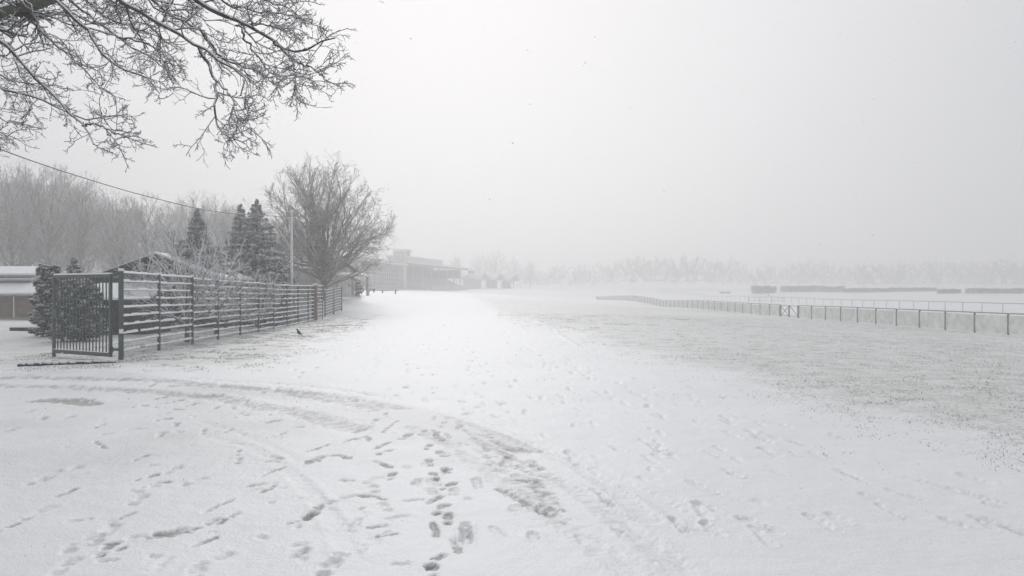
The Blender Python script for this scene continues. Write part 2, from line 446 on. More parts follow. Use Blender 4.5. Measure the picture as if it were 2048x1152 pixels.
# tyre tracks: long smooth grooves
def track(f, pts, w=0.10, dep=0.007, wear=0.12):
    stamp([f(*p) for p in pts], w, dep, wear, rim=0.55, edge=0.5)
track(r2, [(720,325),(860,368),(1000,420),(1200,490),(1400,590),(1600,720),(1784,880)])
track(r2, [(735,290),(900,335),(1100,410),(1300,505),(1500,600),(1784,760),(1990,890)])
track(r2, [(560,390),(760,480),(930,600),(1100,740),(1300,870),(1500,1000),(1660,1140)], wear=0.2)
track(r2, [(1150,590),(1400,720),(1650,900),(1850,1060),(1960,1150)], wear=0.2)
track(r1, [(1000,360),(1180,405),(1300,450),(1450,520),(1530,570)], w=0.07, dep=0.004, wear=0.04)
track(r1, [(1040,430),(1240,480),(1380,540),(1560,680),(1720,900)], w=0.08, dep=0.0035, wear=0.03)
track(r1, [(1500,640),(1620,760),(1730,910),(1790,1060)], w=0.08, dep=0.004, wear=0.05)
track(r2, [(-600,150),(-250,172),(0,188),(250,213),(480,248)], w=0.14, dep=0.012, wear=0.34)
track(r2, [(-600,190),(-250,205),(0,222),(250,248),(520,300)], w=0.14, dep=0.010, wear=0.3)
track(r1, [(0,150),(300,152),(700,160),(1100,182),(1500,222),(1900,290)], w=0.3, dep=0.010, wear=0.3)
track(r1, [(0,190),(350,200),(700,215),(1100,250),(1500,320),(1800,400)], w=0.25, dep=0.008, wear=0.28)
# random trails of boots along the path
for k in range(14):
    x, y = random.uniform(-4.2, 2.6), random.uniform(9.5, 14); dx = random.uniform(-0.16, -0.04)
    side = 1
    for i in range(random.randint(22, 42)):
        y += random.uniform(0.55, 0.8); x += dx*0.65+random.uniform(-0.06, 0.06); side = -side
        px_ = x+side*0.11
        px_ += random.gauss(0, 0.10)
        if random.random() < 0.7: stamp([(px_, y-0.1), (px_+random.uniform(-0.03, 0.03), y+0.1)], random.uniform(0.04, 0.06), random.uniform(0.012, 0.026), random.uniform(0.2, 0.6), rim=0.2)
for k in range(260):            # loose scuffs along the way
    y = 5+random.random()**1.6*24; x = random.uniform(-1.0, 4.0)-0.10*(y-8); L = random.uniform(0.08, 0.45)
    a = math.atan2(-0.14, 1)+random.gauss(0, 0.12)
    stamp([(x, y), (x+L*math.sin(a), y+L*math.cos(a))], random.uniform(0.025, 0.055), random.uniform(0.008, 0.02), random.uniform(0.12, 0.4))
for k in range(60):
    y = random.uniform(4.6, 13); x = random.uniform(-0.62, 0.0)*y
    a = random.uniform(0, 3.14); L = random.uniform(0.03, 0.14)
    stamp([(x, y), (x+L*math.sin(a), y+L*math.cos(a))], random.uniform(0.025, 0.05), 0.012, random.uniform(0.1, 0.4))
# small snow ridges curling off the path
for pts in ([(1019,634),(1040,650),(1052,664)], [(1102,650),(1120,668),(1160,692)]):
    w_ = [G(*p) for p in pts]
    stamp(w_, 0.10, -0.022, 0.0, rim=0.0)

# masks: lawns with grass, path, drive
left_edge  = lambda y: -5.2-0.095*(y-20)
right_edge = lambda y: np.where(y < 21.7, 4.2-0.13*(y-6.3), 2.2-0.113*(y-21.7))
wob = (fbm(GX*0.25+40, GY*0.25, 3)-0.5)*2.2
wob2 = (fbm(GX*1.3+40, GY*1.3, 3)-0.5)*1.0
_fe = np.array([G(*p) for p in [(-400,742),(0,748),(230,745),(400,768),(560,780),(790,802),(900,832),(1050,882),(1200,962),(1400,1102),(1450,1150)]])
_fang = np.arctan2(_fe[:,0], _fe[:,1]); _frad = np.hypot(_fe[:,0], _fe[:,1])
lim = np.interp(np.clip(TT, _fang[0], _fang[-1]), _fang, _frad)
DRIVE = (RR < lim) & (TT < 1.2)
DRIVE |= (RR < 4.2)
gr_r = sstep(-1.0, 3.0, GX-right_edge(GY)+wob*0.6+wob2)*(1-sstep(75, 170, GY)*0.75)*(0.72+0.3*fbm(GX*0.12, GY*0.07+9, 3))
gr_l = sstep(-0.5, 1.3, left_edge(GY)-GX+wob*0.5+wob2*0.6)*(GY > 15.4+0.3*wob2)*(1-sstep(33, 56, GY))*sstep(14.8, 17.5, GY)
GRASS = np.clip(np.maximum(gr_r, gr_l*0.85), 0, 1)*(~DRIVE)*(1-sstep(22.5, 27, GX)*0.55)
GRASS = np.where(GY < 3, 0, GRASS)
PATH = (~DRIVE) & (GX > left_edge(GY)) & (GX < right_edge(GY)) & (GY > 0) & (GY < 130)
thin = sstep(5.0, 9.5, RR)*0.75+0.25
WEAR = np.clip(WEAR + 0.36*DRIVE*thin*(0.45+fbm(GX*0.8, GY*0.8, 4)) + 0.04, 0, 1)
GZ = GZ + GRASS*(fbm(GX*7, GY*7, 3)-0.45)*0.035*np.exp(-(RR/40)**2)

verts = np.stack([GX, GY, GZ], -1).reshape(-1, 3)
idx = np.arange(nr*na).reshape(nr, na)
a_ = idx[:-1, :]; b_ = np.roll(idx, -1, 1)[:-1, :]
c_ = np.roll(idx, -1, 1)[1:, :]; d_ = idx[1:, :]
quads = np.stack([a_, d_, c_, b_], -1).reshape(-1, 4)
lab = np.zeros((nr-1, na), int)
lab[PATH[:-1]] = 1; lab[DRIVE[:-1]] = 2
lab = lab.ravel()
WEARf, GRASSf = WEAR.ravel(), GRASS.ravel()
for k, (nm) in enumerate(('grass_field', 'path', 'driveway')):
    fq = quads[lab == k]
    if k == 2:   # close the middle under the viewer
        ring = idx[0]
        tri = np.stack([np.full(na, nr*na), ring, np.roll(ring, -1)], -1)
    used = np.unique(fq)
    v = verts[used]; rem = np.full(nr*na+1, -1); rem[used] = np.arange(len(used))
    w_, g_ = WEARf[used], GRASSf[used]
    fl = [rem[fq]]
    if k == 2:
        rem[nr*na] = len(v)
        v = np.vstack([v, [[0, 0, GZ[0].mean()]]]); w_ = np.append(w_, 0.1); g_ = np.append(g_, 0)
        fl.append(rem[tri])
    me = np_mesh(nm, v, fl, smooth=True, attrs={'wear': w_, 'grass': g_})
    tag(obj(nm, me, M_ground), kind='structure')

# --- grass blades poking through the snow
def gmask(x, y):
    r = np.hypot(x, y); t = np.arctan2(x, y)
    i = np.clip(np.searchsorted(rs, r), 0, nr-1); j = np.clip(np.searchsorted(fine, t), 0, len(fine)-1)
    return GRASS[i, j], GZ[i, j]
def blades(n, xr, yr, power):
    y = yr[0]+(yr[1]-yr[0])*rng.random(n)**power
    x = xr[0]+(xr[1]-xr[0])*rng.random(n)
    m, z = gmask(x, y)
    cl_ = fbm(x*2.3, y*2.3, 3)
    keep = (rng.random(n) < m*sstep(0.40, 0.72, cl_)*1.1) & (np.abs(x) < y*0.8)
    return x[keep], y[keep], z[keep]
gx_, gy_, gz_ = [], [], []
for n, xr, yr, pw in ((360000, (-1, 26), (7, 62), 1.5), (150000, (-12, -4.5), (15, 50), 1.2)):
    a, b, c = blades(n, xr, yr, pw); gx_.append(a); gy_.append(b); gz_.append(c)
gx_, gy_, gz_ = map(np.concatenate, (gx_, gy_, gz_))
nb = len(gx_)
h = rng.uniform(0.006, 0.026, nb)*(1+0.5*(rng.random(nb) < 0.06)); w = rng.uniform(0.003, 0.006, nb)*(0.7+gy_/25)
az = rng.uniform(0, 6.28, nb); ln = rng.normal(0, 1.3, (nb, 2))*h[:,None]
base = np.stack([gx_, gy_, gz_-0.008], -1)
dx = np.stack([np.cos(az)*w, np.sin(az)*w, 0*w], -1)
tip = base + np.stack([ln[:,0], ln[:,1], h+0.008], -1)
gv = np.stack([base-dx, base+dx, tip], 1).reshape(-1, 3)
me = np_mesh('grass', gv, [np.arange(nb*3).reshape(-1, 3)])
tag(obj('grass', me, M_grass), 'short dry grass blades poking through the thin snow', 'grass', kind='stuff')

# ------------------------------------------------------------------ branching plants
def tubes(Pb, Rb, sides):
    """Pb (B,n,3), Rb (B,n) -> verts, quads"""
    B, n, _ = Pb.shape
    T = np.gradient(Pb, axis=1); T /= np.linalg.norm(T, axis=-1, keepdims=True)+1e-9
    ref = np.where(np.abs(T[:,:1,2:3]) > 0.92, np.array([1.,0,0]), np.array([0,0,1.]))
    ref = np.broadcast_to(ref, T.shape)
    r = np.cross(T, ref); r /= np.linalg.norm(r, axis=-1, keepdims=True)+1e-9
    u = np.cross(r, T)
    ang = 2*np.pi*np.arange(sides)/sides + np.pi/2
    V = Pb[:,:,None] + Rb[:,:,None,None]*(np.cos(ang)[None,None,:,None]*r[:,:,None]+np.sin(ang)[None,None,:,None]*u[:,:,None])
    V = V.reshape(-1, 3)
    id_ = np.arange(B*n*sides).reshape(B, n, sides)
    a = id_[:,:-1]; b = np.roll(id_, -1, 2)[:,:-1]; c = np.roll(id_, -1, 2)[:,1:]; d = id_[:,1:]
    return V, np.stack([a, b, c, d], -1).reshape(-1, 4)

def join_tubes(levels):
    vs_, fs_, o = [], [], 0
    for Pb, Rb, s in levels:
        v, f = tubes(Pb, Rb, s); vs_.append(v); fs_.append(f+o); o += len(v)
    return np.vstack(vs_), [np.vstack(fs_)]

def grow(Pb, Rb, kids, npt, ang, dang, lr, t0=0.25, trop=0.0, jit=0.12, rmin=0.003, rk=0.6, taper=0.3, lvar=0.3, lens=None, tipbias=0.5, plane=0.0):
    """children of every branch; returns child polylines and radii"""
    B, n, _ = Pb.shape
    L = np.linalg.norm(np.diff(Pb, axis=1), axis=-1).sum(1)
    if lens is not None: L = np.full(B, lens)
    K = kids
    t = t0+(1-t0)*(np.arange(K)[None]+rng.random((B, K)))/K
    t = np.clip(t, 0, 0.999)
    f = t*(n-1); i = f.astype(int); w = (f-i)[...,None]
    bi = np.arange(B)[:,None]
    S = Pb[bi,i]*(1-w)+Pb[bi,i+1]*w
    rS = Rb[bi,i]*(1-w[...,0])+Rb[bi,i+1]*w[...,0]
    T = Pb[bi,i+1]-Pb[bi,i]; T /= np.linalg.norm(T, axis=-1, keepdims=True)+1e-9
    rv = rng.normal(size=T.shape); rv[...,2] *= (1-plane)
    rv -= (rv*T).sum(-1, keepdims=True)*T; rv /= np.linalg.norm(rv, axis=-1, keepdims=True)+1e-9
    a = np.radians(ang)+np.radians(dang)*rng.normal(size=t.shape)
    D = T*np.cos(a)[...,None]+rv*np.sin(a)[...,None]
    ln_ = L[:,None]*lr*(1-tipbias*t)*(1+lvar*rng.normal(size=t.shape)).clip(0.4, 1.8)
    S = S.reshape(-1, 3); D = D.reshape(-1, 3); ln_ = ln_.ravel(); rS = rS.ravel()
    out = np.empty((len(S), npt, 3)); out[:,0] = S
    st = (ln_/(npt-1))[:,None]
    for k in range(1, npt):
        D = D + jit*rng.normal(size=D.shape) + np.array([0,0,trop])
        D /= np.linalg.norm(D, axis=-1, keepdims=True)
        out[:,k] = out[:,k-1]+D*st
    r0 = np.maximum(rS*rk, rmin)
    R = r0[:,None]*np.linspace(1, taper, npt)[None]
    return out, np.maximum(R, rmin*0.7)

def poly_res(pts, n):
    pts = np.array(pts, float)
    s = np.append(0, np.cumsum(np.linalg.norm(np.diff(pts, axis=0), axis=1)))
    # Catmull-Rom smoothing
    q = np.vstack([2*pts[0]-pts[1], pts, 2*pts[-1]-pts[-2]])
    out = []
    for u in np.linspace(0, s[-1], n):
        i = min(np.searchsorted(s, u, 'right')-1, len(pts)-2); t = (u-s[i])/(s[i+1]-s[i])
        p0, p1, p2, p3 = q[i], q[i+1], q[i+2], q[i+3]
        out.append(0.5*((2*p1)+(-p0+p2)*t+(2*p0-5*p1+4*p2-p3)*t*t+(-p0+3*p1-3*p2+p3)*t**3))
    return np.array(out)

def bare_tree(name, H, spread, seed, stems=1, lv=(16, 8, 7, 5), low=0.2, mats=(M_bark, M_twigb), rmin=0.008, r0=None, trop=0.05, up=40):
    """trunk mesh + crown mesh of a leafless tree, base at origin"""
    global rng
    keep = rng; rng = np.random.default_rng(seed)
    r0 = r0 or H*0.017
    st, sr = [], []
    for k in range(stems):
        a = 6.28*k/max(stems, 1)+rng.random(); lean = 0.0 if stems == 1 else rng.uniform(0.10, 0.32)
        pts = [np.zeros(3)]; d = np.array([math.cos(a)*lean, math.sin(a)*lean, 1.0])
        n = 10; hh = H*(0.92 if k == 0 else rng.uniform(0.7, 0.88))
        for i in range(1, n):
            d = d+rng.normal(size=3)*np.array([0.06, 0.06, 0.02]); pts.append(pts[-1]+d/np.linalg.norm(d)*hh/(n-1))
        st.append(pts); sr.append(r0*(1 if k == 0 else 0.72)*np.linspace(1, 0.1, n)**1.0)
    S = np.array(st); R = np.array(sr)
    S[:,0,2] -= 0.25
    a1, b1 = grow(S, R, lv[0], 8, up+8, 10, spread, t0=low, trop=trop, jit=0.10, rmin=rmin*2, rk=0.62, taper=0.22, tipbias=0.62)
    a2, b2 = grow(a1, b1, lv[1], 6, 38, 12, 0.48, t0=0.18, trop=trop, jit=0.14, rmin=rmin*1.4, rk=0.6, taper=0.3)
    a3, b3 = grow(a2, b2, lv[2], 5, 36, 14, 0.5, t0=0.15, trop=trop*0.6, jit=0.16, rmin=rmin, rk=0.65, taper=0.4)
    lev = [(a1, b1, 5), (a2, b2, 4), (a3, b3, 3)]
    if len(lv) > 3 and lv[3]:
        a4, b4 = grow(a3, b3, lv[3], 4, 34, 15, 0.6, t0=0.2, trop=0.02, jit=0.18, rmin=rmin*0.8, rk=0.8, taper=0.5)
        lev.append((a4, b4, 3))
    tv, tf = tubes(S, R, 9)
    tm = np_mesh('trunk', tv, [tf], smooth=True); tm.materials.append(mats[0])
    cv, cf = join_tubes(lev)
    cm = np_mesh('crown', cv, cf, smooth=True); cm.materials.append(mats[1])
    rng = keep
    return tm, cm, lev

def fan_tree(H, Wd, zc, n, seed, z0=(0.6, 2.2), lv=(9, 8, 5), rmin=0.008, r0=0.2, mats=(M_bark, M_twigb), lead=0.7, emin=-0.12, kr=0.40, bow=0.5, trop=0.02, wig=0.016):
    """broad domed tree: limbs fan out from a short trunk to an egg-shaped envelope"""
    global rng
    keep = rng; rng = np.random.default_rng(seed)
    npt = 9; LBs = np.empty((n, npt, 3)); LRs = np.empty((n, npt))
    for k in range(n):
        u = (k+0.5)/n; e = math.asin(np.clip(emin+(0.995-emin)*u**0.72, -1, 1)); a = k*2.39996+rng.normal()*0.25
        sc_ = rng.uniform(0.82, 0.95)
        tg = np.array([math.cos(a)*Wd*math.cos(e)*sc_, math.sin(a)*Wd*math.cos(e)*sc_, zc+(H-zc if e > 0 else zc*0.8)*math.sin(e)*sc_])
        stt = np.array([0, 0, z0[0]+(z0[1]-z0[0])*(0.25+0.75*u)*rng.random()**0.7])
        L = np.linalg.norm(tg-stt)
        c = stt*0.5+tg*0.5+np.array([0, 0, -0.18*L*bow*(1-u)])*0.6+(np.array([-tg[0], -tg[1], 0])*0.10*u)
        t = np.linspace(0, 1, npt)[:,None]
        b = stt*(1-t)**2+2*c*t*(1-t)+tg*t**2
        b[1:] += np.cumsum(rng.normal(size=(npt-1, 3))*L*wig, 0)
        LBs[k] = b; LRs[k] = r0*rng.uniform(0.28, 0.48)*np.linspace(1, 0.16, npt)
    tz = H*lead; T = np.array([[rng.normal()*0.02*z, rng.normal()*0.02*z, z] for z in np.linspace(-0.3, tz, 9)])
    TR = r0*np.linspace(1, 0.12, 9)
    a1, b1 = grow(LBs, LRs, lv[0], 6, 36, 12, kr, t0=0.22, trop=trop, jit=0.12, rmin=rmin*1.5, rk=0.55, taper=0.3, tipbias=0.45)
    a2, b2 = grow(a1, b1, lv[1], 5, 36, 14, 0.5, t0=0.15, trop=trop, jit=0.15, rmin=rmin, rk=0.6, taper=0.45)
    lev = [(LBs, LRs, 6), (a1, b1, 4), (a2, b2, 3)]
    if len(lv) > 2 and lv[2]:
        a3, b3 = grow(a2, b2, lv[2], 4, 36, 15, 0.55, t0=0.2, trop=trop, jit=0.18, rmin=rmin*0.8, rk=0.8, taper=0.6); lev.append((a3, b3, 3))
    def inside(a, b):
        p = a[:,-1]; up_ = np.where(p[:,2] > zc, H-zc, zc*1.0)
        e_ = (p[:,0]**2+p[:,1]**2)/Wd**2+((p[:,2]-zc)/up_)**2
        k = e_ < (1.0+0.10*rng.random(len(p)))**2
        return a[k], b[k]
    lev = [lev[0]]+[(*inside(a, b), s_) for a, b, s_ in lev[1:]]
    tv, tf = tubes(T[None], TR[None], 10); tm = np_mesh('trunk', tv, [tf], smooth=True); tm.materials.append(mats[0])
    cv, cf = join_tubes(lev); cm = np_mesh('crown', cv, cf, smooth=True); cm.materials.append(mats[1])
    rng = keep
    return tm, cm, lev

def plant(name, tm, cm, loc, rz=0, sc=1.0, label='', cat='tree', group=None, cname='crown'):
    e = empty(name, loc, rz); e.scale = (sc, sc, sc) if not hasattr(sc, '__len__') else sc
    link(bpy.data.objects.new('trunk', tm), e); link(bpy.data.objects.new(cname, cm), e)
    return tag(e, label, cat, group)

# ------------------------------------------------------------------ overhanging tree
def z6(*uv, d0=7.5, d1=None):
    d1 = d0 if d1 is None else d1; n = len(uv)
    return [P(u/2.926, v/2.926, d0+(d1-d0)*i/max(n-1, 1)) for i, (u, v) in enumerate(uv)]
def over_tree():
    bx, by = -8.6, 9.2
    e = empty('overhanging_tree', (bx, by, gzf(bx, by)))
    off = np.array(e.location)
    tr = poly_res([(bx, by, -0.3), (bx+0.05, by, 2.5), (bx-0.1, by-0.1, 5.0), (bx+0.1, by-0.2, 7.5), (bx, by, 10.5)], 24)
    v, f = tubes(tr[None]-off, np.linspace(0.30, 0.09, 24)[None], 12)
    obj('trunk', np_mesh('trunk', v, [f], smooth=True), M_limb, e)
    limbs = []
    A = [(bx, by, 3.9), P(-330, 110, 8.6), P(-120, 62, 8.2)]+z6((0,80),(110,52),(220,20),(330,-20),(480,-90),(640,-170), d0=7.9, d1=7.4)
    limbs.append((A, 0.105, 0.05))
    A2 = [(bx+0.1, by-0.2, 6.0), P(-300, -220, 8.4), P(0, -190, 7.9), P(230, -150, 7.5), P(420, -110, 7.0)]
    limbs.append((A2, 0.10, 0.05))
    A3 = [(bx, by, 3.0), P(-350, 130, 9.0), P(-150, 60, 8.7), P(-20, 45, 8.5)]+z6((0,165),(45,190),(75,212), d0=8.4)
    limbs.append((A3, 0.075, 0.028))
    br = []   # (points, r0, r1)
    def B(pre, uv, r0, r1, d0, d1=None): br.append(([P(*p) for p in pre]+z6(*uv, d0=d0, d1=d1), r0, r1))
    B([], [(100,70),(160,88),(214,106)], 0.045, 0.02, 7.8)
    B([(60,-170,7.8),(160,-70,7.4)], [(700,0),(850,85),(960,160),(1060,215),(1150,275),(1220,302),(1300,370),(1400,432),(1432,465),(1408,560)], 0.042, 0.006, 7.0, 6.4)
    B([(230,-150,7.5),(300,-80,7.2)], [(1140,0),(1260,65),(1400,122),(1500,180),(1600,240),(1700,300),(1780,302),(1880,250),(1962,222)], 0.040, 0.006, 7.1, 6.6)
    B([(160,-150,7.4)], [(890,0),(1000,80),(1100,140),(1190,190),(1240,290),(1290,400)], 0.022, 0.006, 7.3, 6.8)
    B([(60,-60,7.6)], [(340,10),(420,90),(500,170),(550,240),(600,320),(680,380),(780,430),(880,470),(932,545)], 0.026, 0.005, 7.2, 6.6)
    B([(-150,60,8.6),(-60,60,8.2)], [(0,240),(120,350),(200,440),(300,540),(380,630),(480,730),(520,800),(548,845)], 0.034, 0.006, 7.2, 6.4)
    B([], [(480,735),(580,730),(660,780),(742,800)], 0.010, 0.005, 6.6, 6.4)
    B([(-250,90,8.8),(-100,140,8.3)], [(0,510),(150,560),(280,600),(400,660),(520,690),(640,685),(742,672)], 0.020, 0.005, 7.8, 7.0)
    B([(20,-60,7.6)], [(180,50),(260,200),(400,310),(480,390),(560,480),(605,560)], 0.016, 0.005, 7.4, 7.0)
    B([], [(1165,280),(1220,370),(1250,460),(1270,540),(1258,680),(1300,770),(1340,800),(1440,845)], 0.018, 0.004, 6.9, 6.3)
    B([], [(1250,460),(1350,560),(1370,640),(1400,700),(1450,750)], 0.010, 0.004, 6.7, 6.3)
    B([(100,-80,7.5)], [(500,0),(600,90),(700,130),(800,180),(880,150)], 0.014, 0.005, 7.4, 7.2)
    B([(90,-60,7.6)], [(480,60),(640,180),(800,290),(900,350),(1000,440)], 0.015, 0.005, 7.6, 7.2)
    B([(330,-90,7.1)], [(1300,0),(1450,60),(1600,80),(1700,90),(1800,128)], 0.014, 0.005, 7.3, 7.1)
    B([(420,-90,7.0)], [(1540,0),(1640,30),(1750,92)], 0.010, 0.005, 7.1, 7.0)
    B([], [(1400,125),(1440,230),(1560,400),(1640,470)], 0.013, 0.004, 7.0, 6.7)
    B([], [(1600,240),(1720,350),(1840,410),(1910,470)], 0.012, 0.004, 6.8, 6.6)
    B([], [(1720,350),(1722,430),(1725,510)], 0.008, 0.004, 6.7)
    B([], [(1160,160),(1300,330),(1450,400),(1600,460)], 0.014, 0.004, 7.0, 6.7)
    B([(-120,80,8.3)], [(0,440),(120,480),(250,495),(370,510)], 0.012, 0.004, 7.9, 7.5)
    B([(-120,170,8.3)], [(0,690),(50,705),(100,742)], 0.010, 0.004, 8.0)
    B([(-120,200,8.3)], [(0,785),(40,800),(75,775)], 0.010, 0.004, 8.0)
    B([(-60,30,8.2)], [(0,330),(60,300),(110,400),(170,560),(190,640)], 0.012, 0.004, 7.9, 7.7)
    B([(230,-120,7.4)], [(900,30),(1050,60),(1200,110),(1340,120)], 0.012, 0.004, 7.3)
    B([(-30,-60,7.8)], [(160,40),(300,100),(420,150),(560,140),(760,150)], 0.014, 0.004, 7.6, 7.4)
    B([(130,-100,7.5)], [(640,0),(760,60),(900,170),(960,280),(1000,330)], 0.014, 0.004, 7.3, 7.1)
    B([], [(700,220),(820,240),(930,300),(1020,400)], 0.010, 0.004, 7.2, 7.0)
    B([], [(1380,150),(1500,140),(1620,160),(1720,180)], 0.011, 0.004, 7.0, 6.9)
    LB, LR = [], []
    for p, a, b in limbs:
        LB.append(poly_res(p, 26)); LR.append(np.linspace(a, b, 26))
    for k in range(len(LB)):
        v, f = tubes(LB[k][None]-off, LR[k][None]*(1+0.08*rng.normal(size=(1, 26))), 10)
        o = obj('limb', np_mesh('limb', v, [f], smooth=True), M_limb, e)
        sn = LB[k]+np.array([0,0,1.])*LR[k][:,None]*0.62
        v, f = tubes(sn[None]-off, (LR[k]*0.66*(1+0.15*rng.normal(size=26)))[None], 8)
        obj('snow_cap', np_mesh('snow_cap', v, [f], smooth=True), M_snow, o)
    BB = np.array([poly_res(p, 22) for p, _, _ in br]); BR = np.array([np.linspace(a, b, 22) for _, a, b in br])*0.9
    BB[:,1:-1] += rng.normal(size=BB[:,1:-1].shape)*0.008
    for k in range(len(BB)):
        v, f = tubes(BB[k][None]-off, BR[k][None], 7)
        o = obj('branch', np_mesh('branch', v, [f], smooth=True), M_twig, e)
        sn = BB[k]+np.array([0,0,1.])*(BR[k][:,None]*0.6+0.001)
        v, f = tubes(sn[None]-off, (BR[k]*0.62*(1+0.25*rng.normal(size=22)).clip(0.4, 1.4))[None], 6)
        obj('snow_cap', np_mesh('snow_cap', v, [f], smooth=True), M_snow, o)
    sel = np.linspace(7, 21, 15).astype(int)
    src, srr = BB[:,sel], BR[:,sel]
    a1, b1 = grow(src, srr, 12, 7, 36, 13, 0.34, t0=0.0, trop=-0.01, jit=0.22, rmin=0.0036, rk=0.45, taper=0.5, lens=1.15, tipbias=0.45)
    la, lb = grow(np.array(LB), np.array(LR), 14, 7, 50, 14, 0.5, t0=0.45, trop=-0.02, jit=0.2, rmin=0.005, rk=0.3, taper=0.4, lens=1.4)
    a1 = np.concatenate([a1, la]); b1 = np.concatenate([b1, lb])
    a2, b2 = grow(a1, b1, 6, 5, 42, 14, 0.46, t0=0.2, trop=0.02, jit=0.25, rmin=0.0027, rk=0.7, taper=0.6)
    a3, b3 = grow(a2, b2, 4, 4, 45, 14, 0.5, t0=0.25, trop=0.05, jit=0.25, rmin=0.0022, rk=0.8, taper=0.7)
    v, f = join_tubes([(a1-off, b1, 4), (a2-off, b2, 3), (a3-off, b3, 3)])
    tw = obj('twigs', np_mesh('twigs', v, f, smooth=True), M_twig, e)
    # snow lying along the twigs
    lev = []
    for a, b in ((a1, b1), (a2, b2), (a3, b3)):
        k = rng.random(len(a)) < 0.8
        lev.append((a[k]-off+np.array([0,0,1.])*(b[k][...,None]*0.95+0.0005), b[k]*1.0, 3))
    v, f = join_tubes(lev)
    obj('snow_coat', np_mesh('snow_coat', v, f, smooth=True), M_snow, tw)
    tag(e, 'bare tree whose snow-lined branches reach out overhead above the drive', 'tree')
over_tree()

# ------------------------------------------------------------------ wire fence, gate
def fence_post(parent, p, h, size=0.06, cap=True, mat=M_steel):
    b = MB(); s = size/2
    b.box(p[0]-s, p[0]+s, p[1]-s, p[1]+s, p[2]-0.3, p[2]+h)
    if cap: b.box(p[0]-s-0.004, p[0]+s+0.004, p[1]-s-0.004, p[1]+s+0.004, p[2]+h, p[2]+h+0.045, 1)
    return b.build('post', [mat, M_snow], parent)
px_posts = [242, 318, 384.7, 436, 480.5, 517, 547, 573.6, 596, 616, 632, 645]
dep = [17.8, 20.3, 22.8, 25.3, 27.8, 30.2, 32.7, 35.2, 37.7, 40.2, 42.5, 44.5]
tops = [2.06, 2.04, 1.99, 1.965, 1.94, 1.92, 1.885, 1.885, 1.89, 1.90, 1.92]
fx = [((p-CX)/F*d, d) for p, d in zip(px_posts, dep)]
o0 = np.array([fx[0][0], fx[0][1], gzf(*fx[0])])
fence = empty('mesh_fence', o0)
tag(fence, 'grey steel wire mesh fence with snow along its rails', 'fence')
def mesh_panel(parent, a, b, zb, zt, off, rail_w=0.036, snow_h=0.05, step=0.2, wires=True):
    a3 = np.array([a[0], a[1], 0]); b3 = np.array([b[0], b[1], 0])
    t = (b3-a3); t /= np.linalg.norm(t)
    a3 = a3+t*0.035; b3 = b3-t*0.035
    n = int(round((zt-zb)/step))
    for k in range(n+1):
        z = zt-k*step
        if z < zb-0.05: break
        m = MB()
        m.bar(a3+[0,0,z]-off, b3+[0,0,z]-off, rail_w, 0.010)
        # snow ridge in uneven lengths
        q = 0.0; L = np.linalg.norm(b3-a3)
        while q < L-0.05:
            l = min(random.uniform(0.12, 0.5), L-q); hh = snow_h*random.uniform(0.7, 1.3)
            if random.random() < 0.95:
                ww = rail_w*random.uniform(0.9, 1.2); nn_ = np.array([-t[1], t[0], 0])*ww/2; zz_ = z+0.0052
                A_ = a3+t*q+[0,0,zz_]-off; B_ = a3+t*(q+l)+[0,0,zz_]-off
                prof_ = [-nn_, nn_, nn_*0.75+[0,0,hh*0.6], [0,0,hh], -nn_*0.75+[0,0,hh*0.6]]
                m.poly([A_+k_ for k_ in prof_]+[B_+k_ for k_ in prof_], [(0,1,2,3,4),(9,8,7,6,5),(1,0,5,6),(2,1,6,7),(3,2,7,8),(4,3,8,9),(0,4,9,5)], 1)
            q += l
        m.build('rail', [M_steel, M_snow], parent)
    if wires:
        m = MB(); L = np.linalg.norm(b3-a3); k = 0.025
        while k < L:
            c = a3+t*k-off
            m.bar(c+[0,0,zb-0.03], c+[0,0,zt+0.02], 0.004, 0.004)
            k += 0.05
        m.build('wire_mesh', [M_steel], parent)
for k in range(len(fx)):
    x, y = fx[k]; z = gzf(x, y)
    if k == 0: continue
    top = tops[min(k, len(tops)-1)]
    top = max(top, tops[k-1])
    if k == 10: continue
    fence_post(fence, np.array([x, y, z])-o0, top-z+0.03)
for k in range(len(fx)-1):
    a, b = fx[k], fx[k+1]
    mesh_panel(fence, a, b, (gzf(*a)+gzf(*b))/2+0.05, tops[k], o0)
# stout gate post
gp = empty('gate_post', o0, math.radians(27))
m = MB(); m.box(-0.055, 0.055, -0.055, 0.055, -0.3, 2.05); m.box(-0.062, 0.062, -0.062, 0.062, 2.05, 2.11, 1)
m.build('post', [M_gate, M_snow], gp)
m = MB()
for z in (0.25, 1.85): m.box(-0.17, -0.055, -0.02, 0.02, z-0.03, z+0.03); m.tube([(-0.17,0,z-0.06),(-0.17,0,z+0.06)], 0.022, 8)
m.build('hinge', [M_steel], gp)
MB().box(-0.04, 0.05, -0.09, -0.055, 0.62, 0.72).build('snow_lump', [M_snow], gp)
tag(gp, 'stout square steel post with a snow cap carrying the open gate', 'post')
# second short stretch with close horizontal slats
q0 = np.array([*((650-CX)/F*50, 50.), 0]); q0[2] = gzf(q0[0], q0[1])
q1 = np.array([(683-CX)/F*55, 55., 0]); q1[2] = gzf(q1[0], q1[1])
sf = empty('slat_fence', q0); tag(sf, 'short slatted fence section lined with snow beyond the wire fence', 'fence')
for t in (0.0, 0.5, 1.0):
    c = q0+(q1-q0)*t
    fence_post(sf, c-q0, 1.75, 0.09)
for k in range(9):
    z = 0.15+k*0.185
    m = MB(); m.bar(q0-q0+[0,-0.05,z], q1-q0+[0,-0.05,z], 0.03, 0.10); m.bar(q0-q0+[0,-0.05,z+0.07], q1-q0+[0,-0.05,z+0.07], 0.035, 0.04, 1)
    m.build('slat', [M_steel, M_snow], sf)
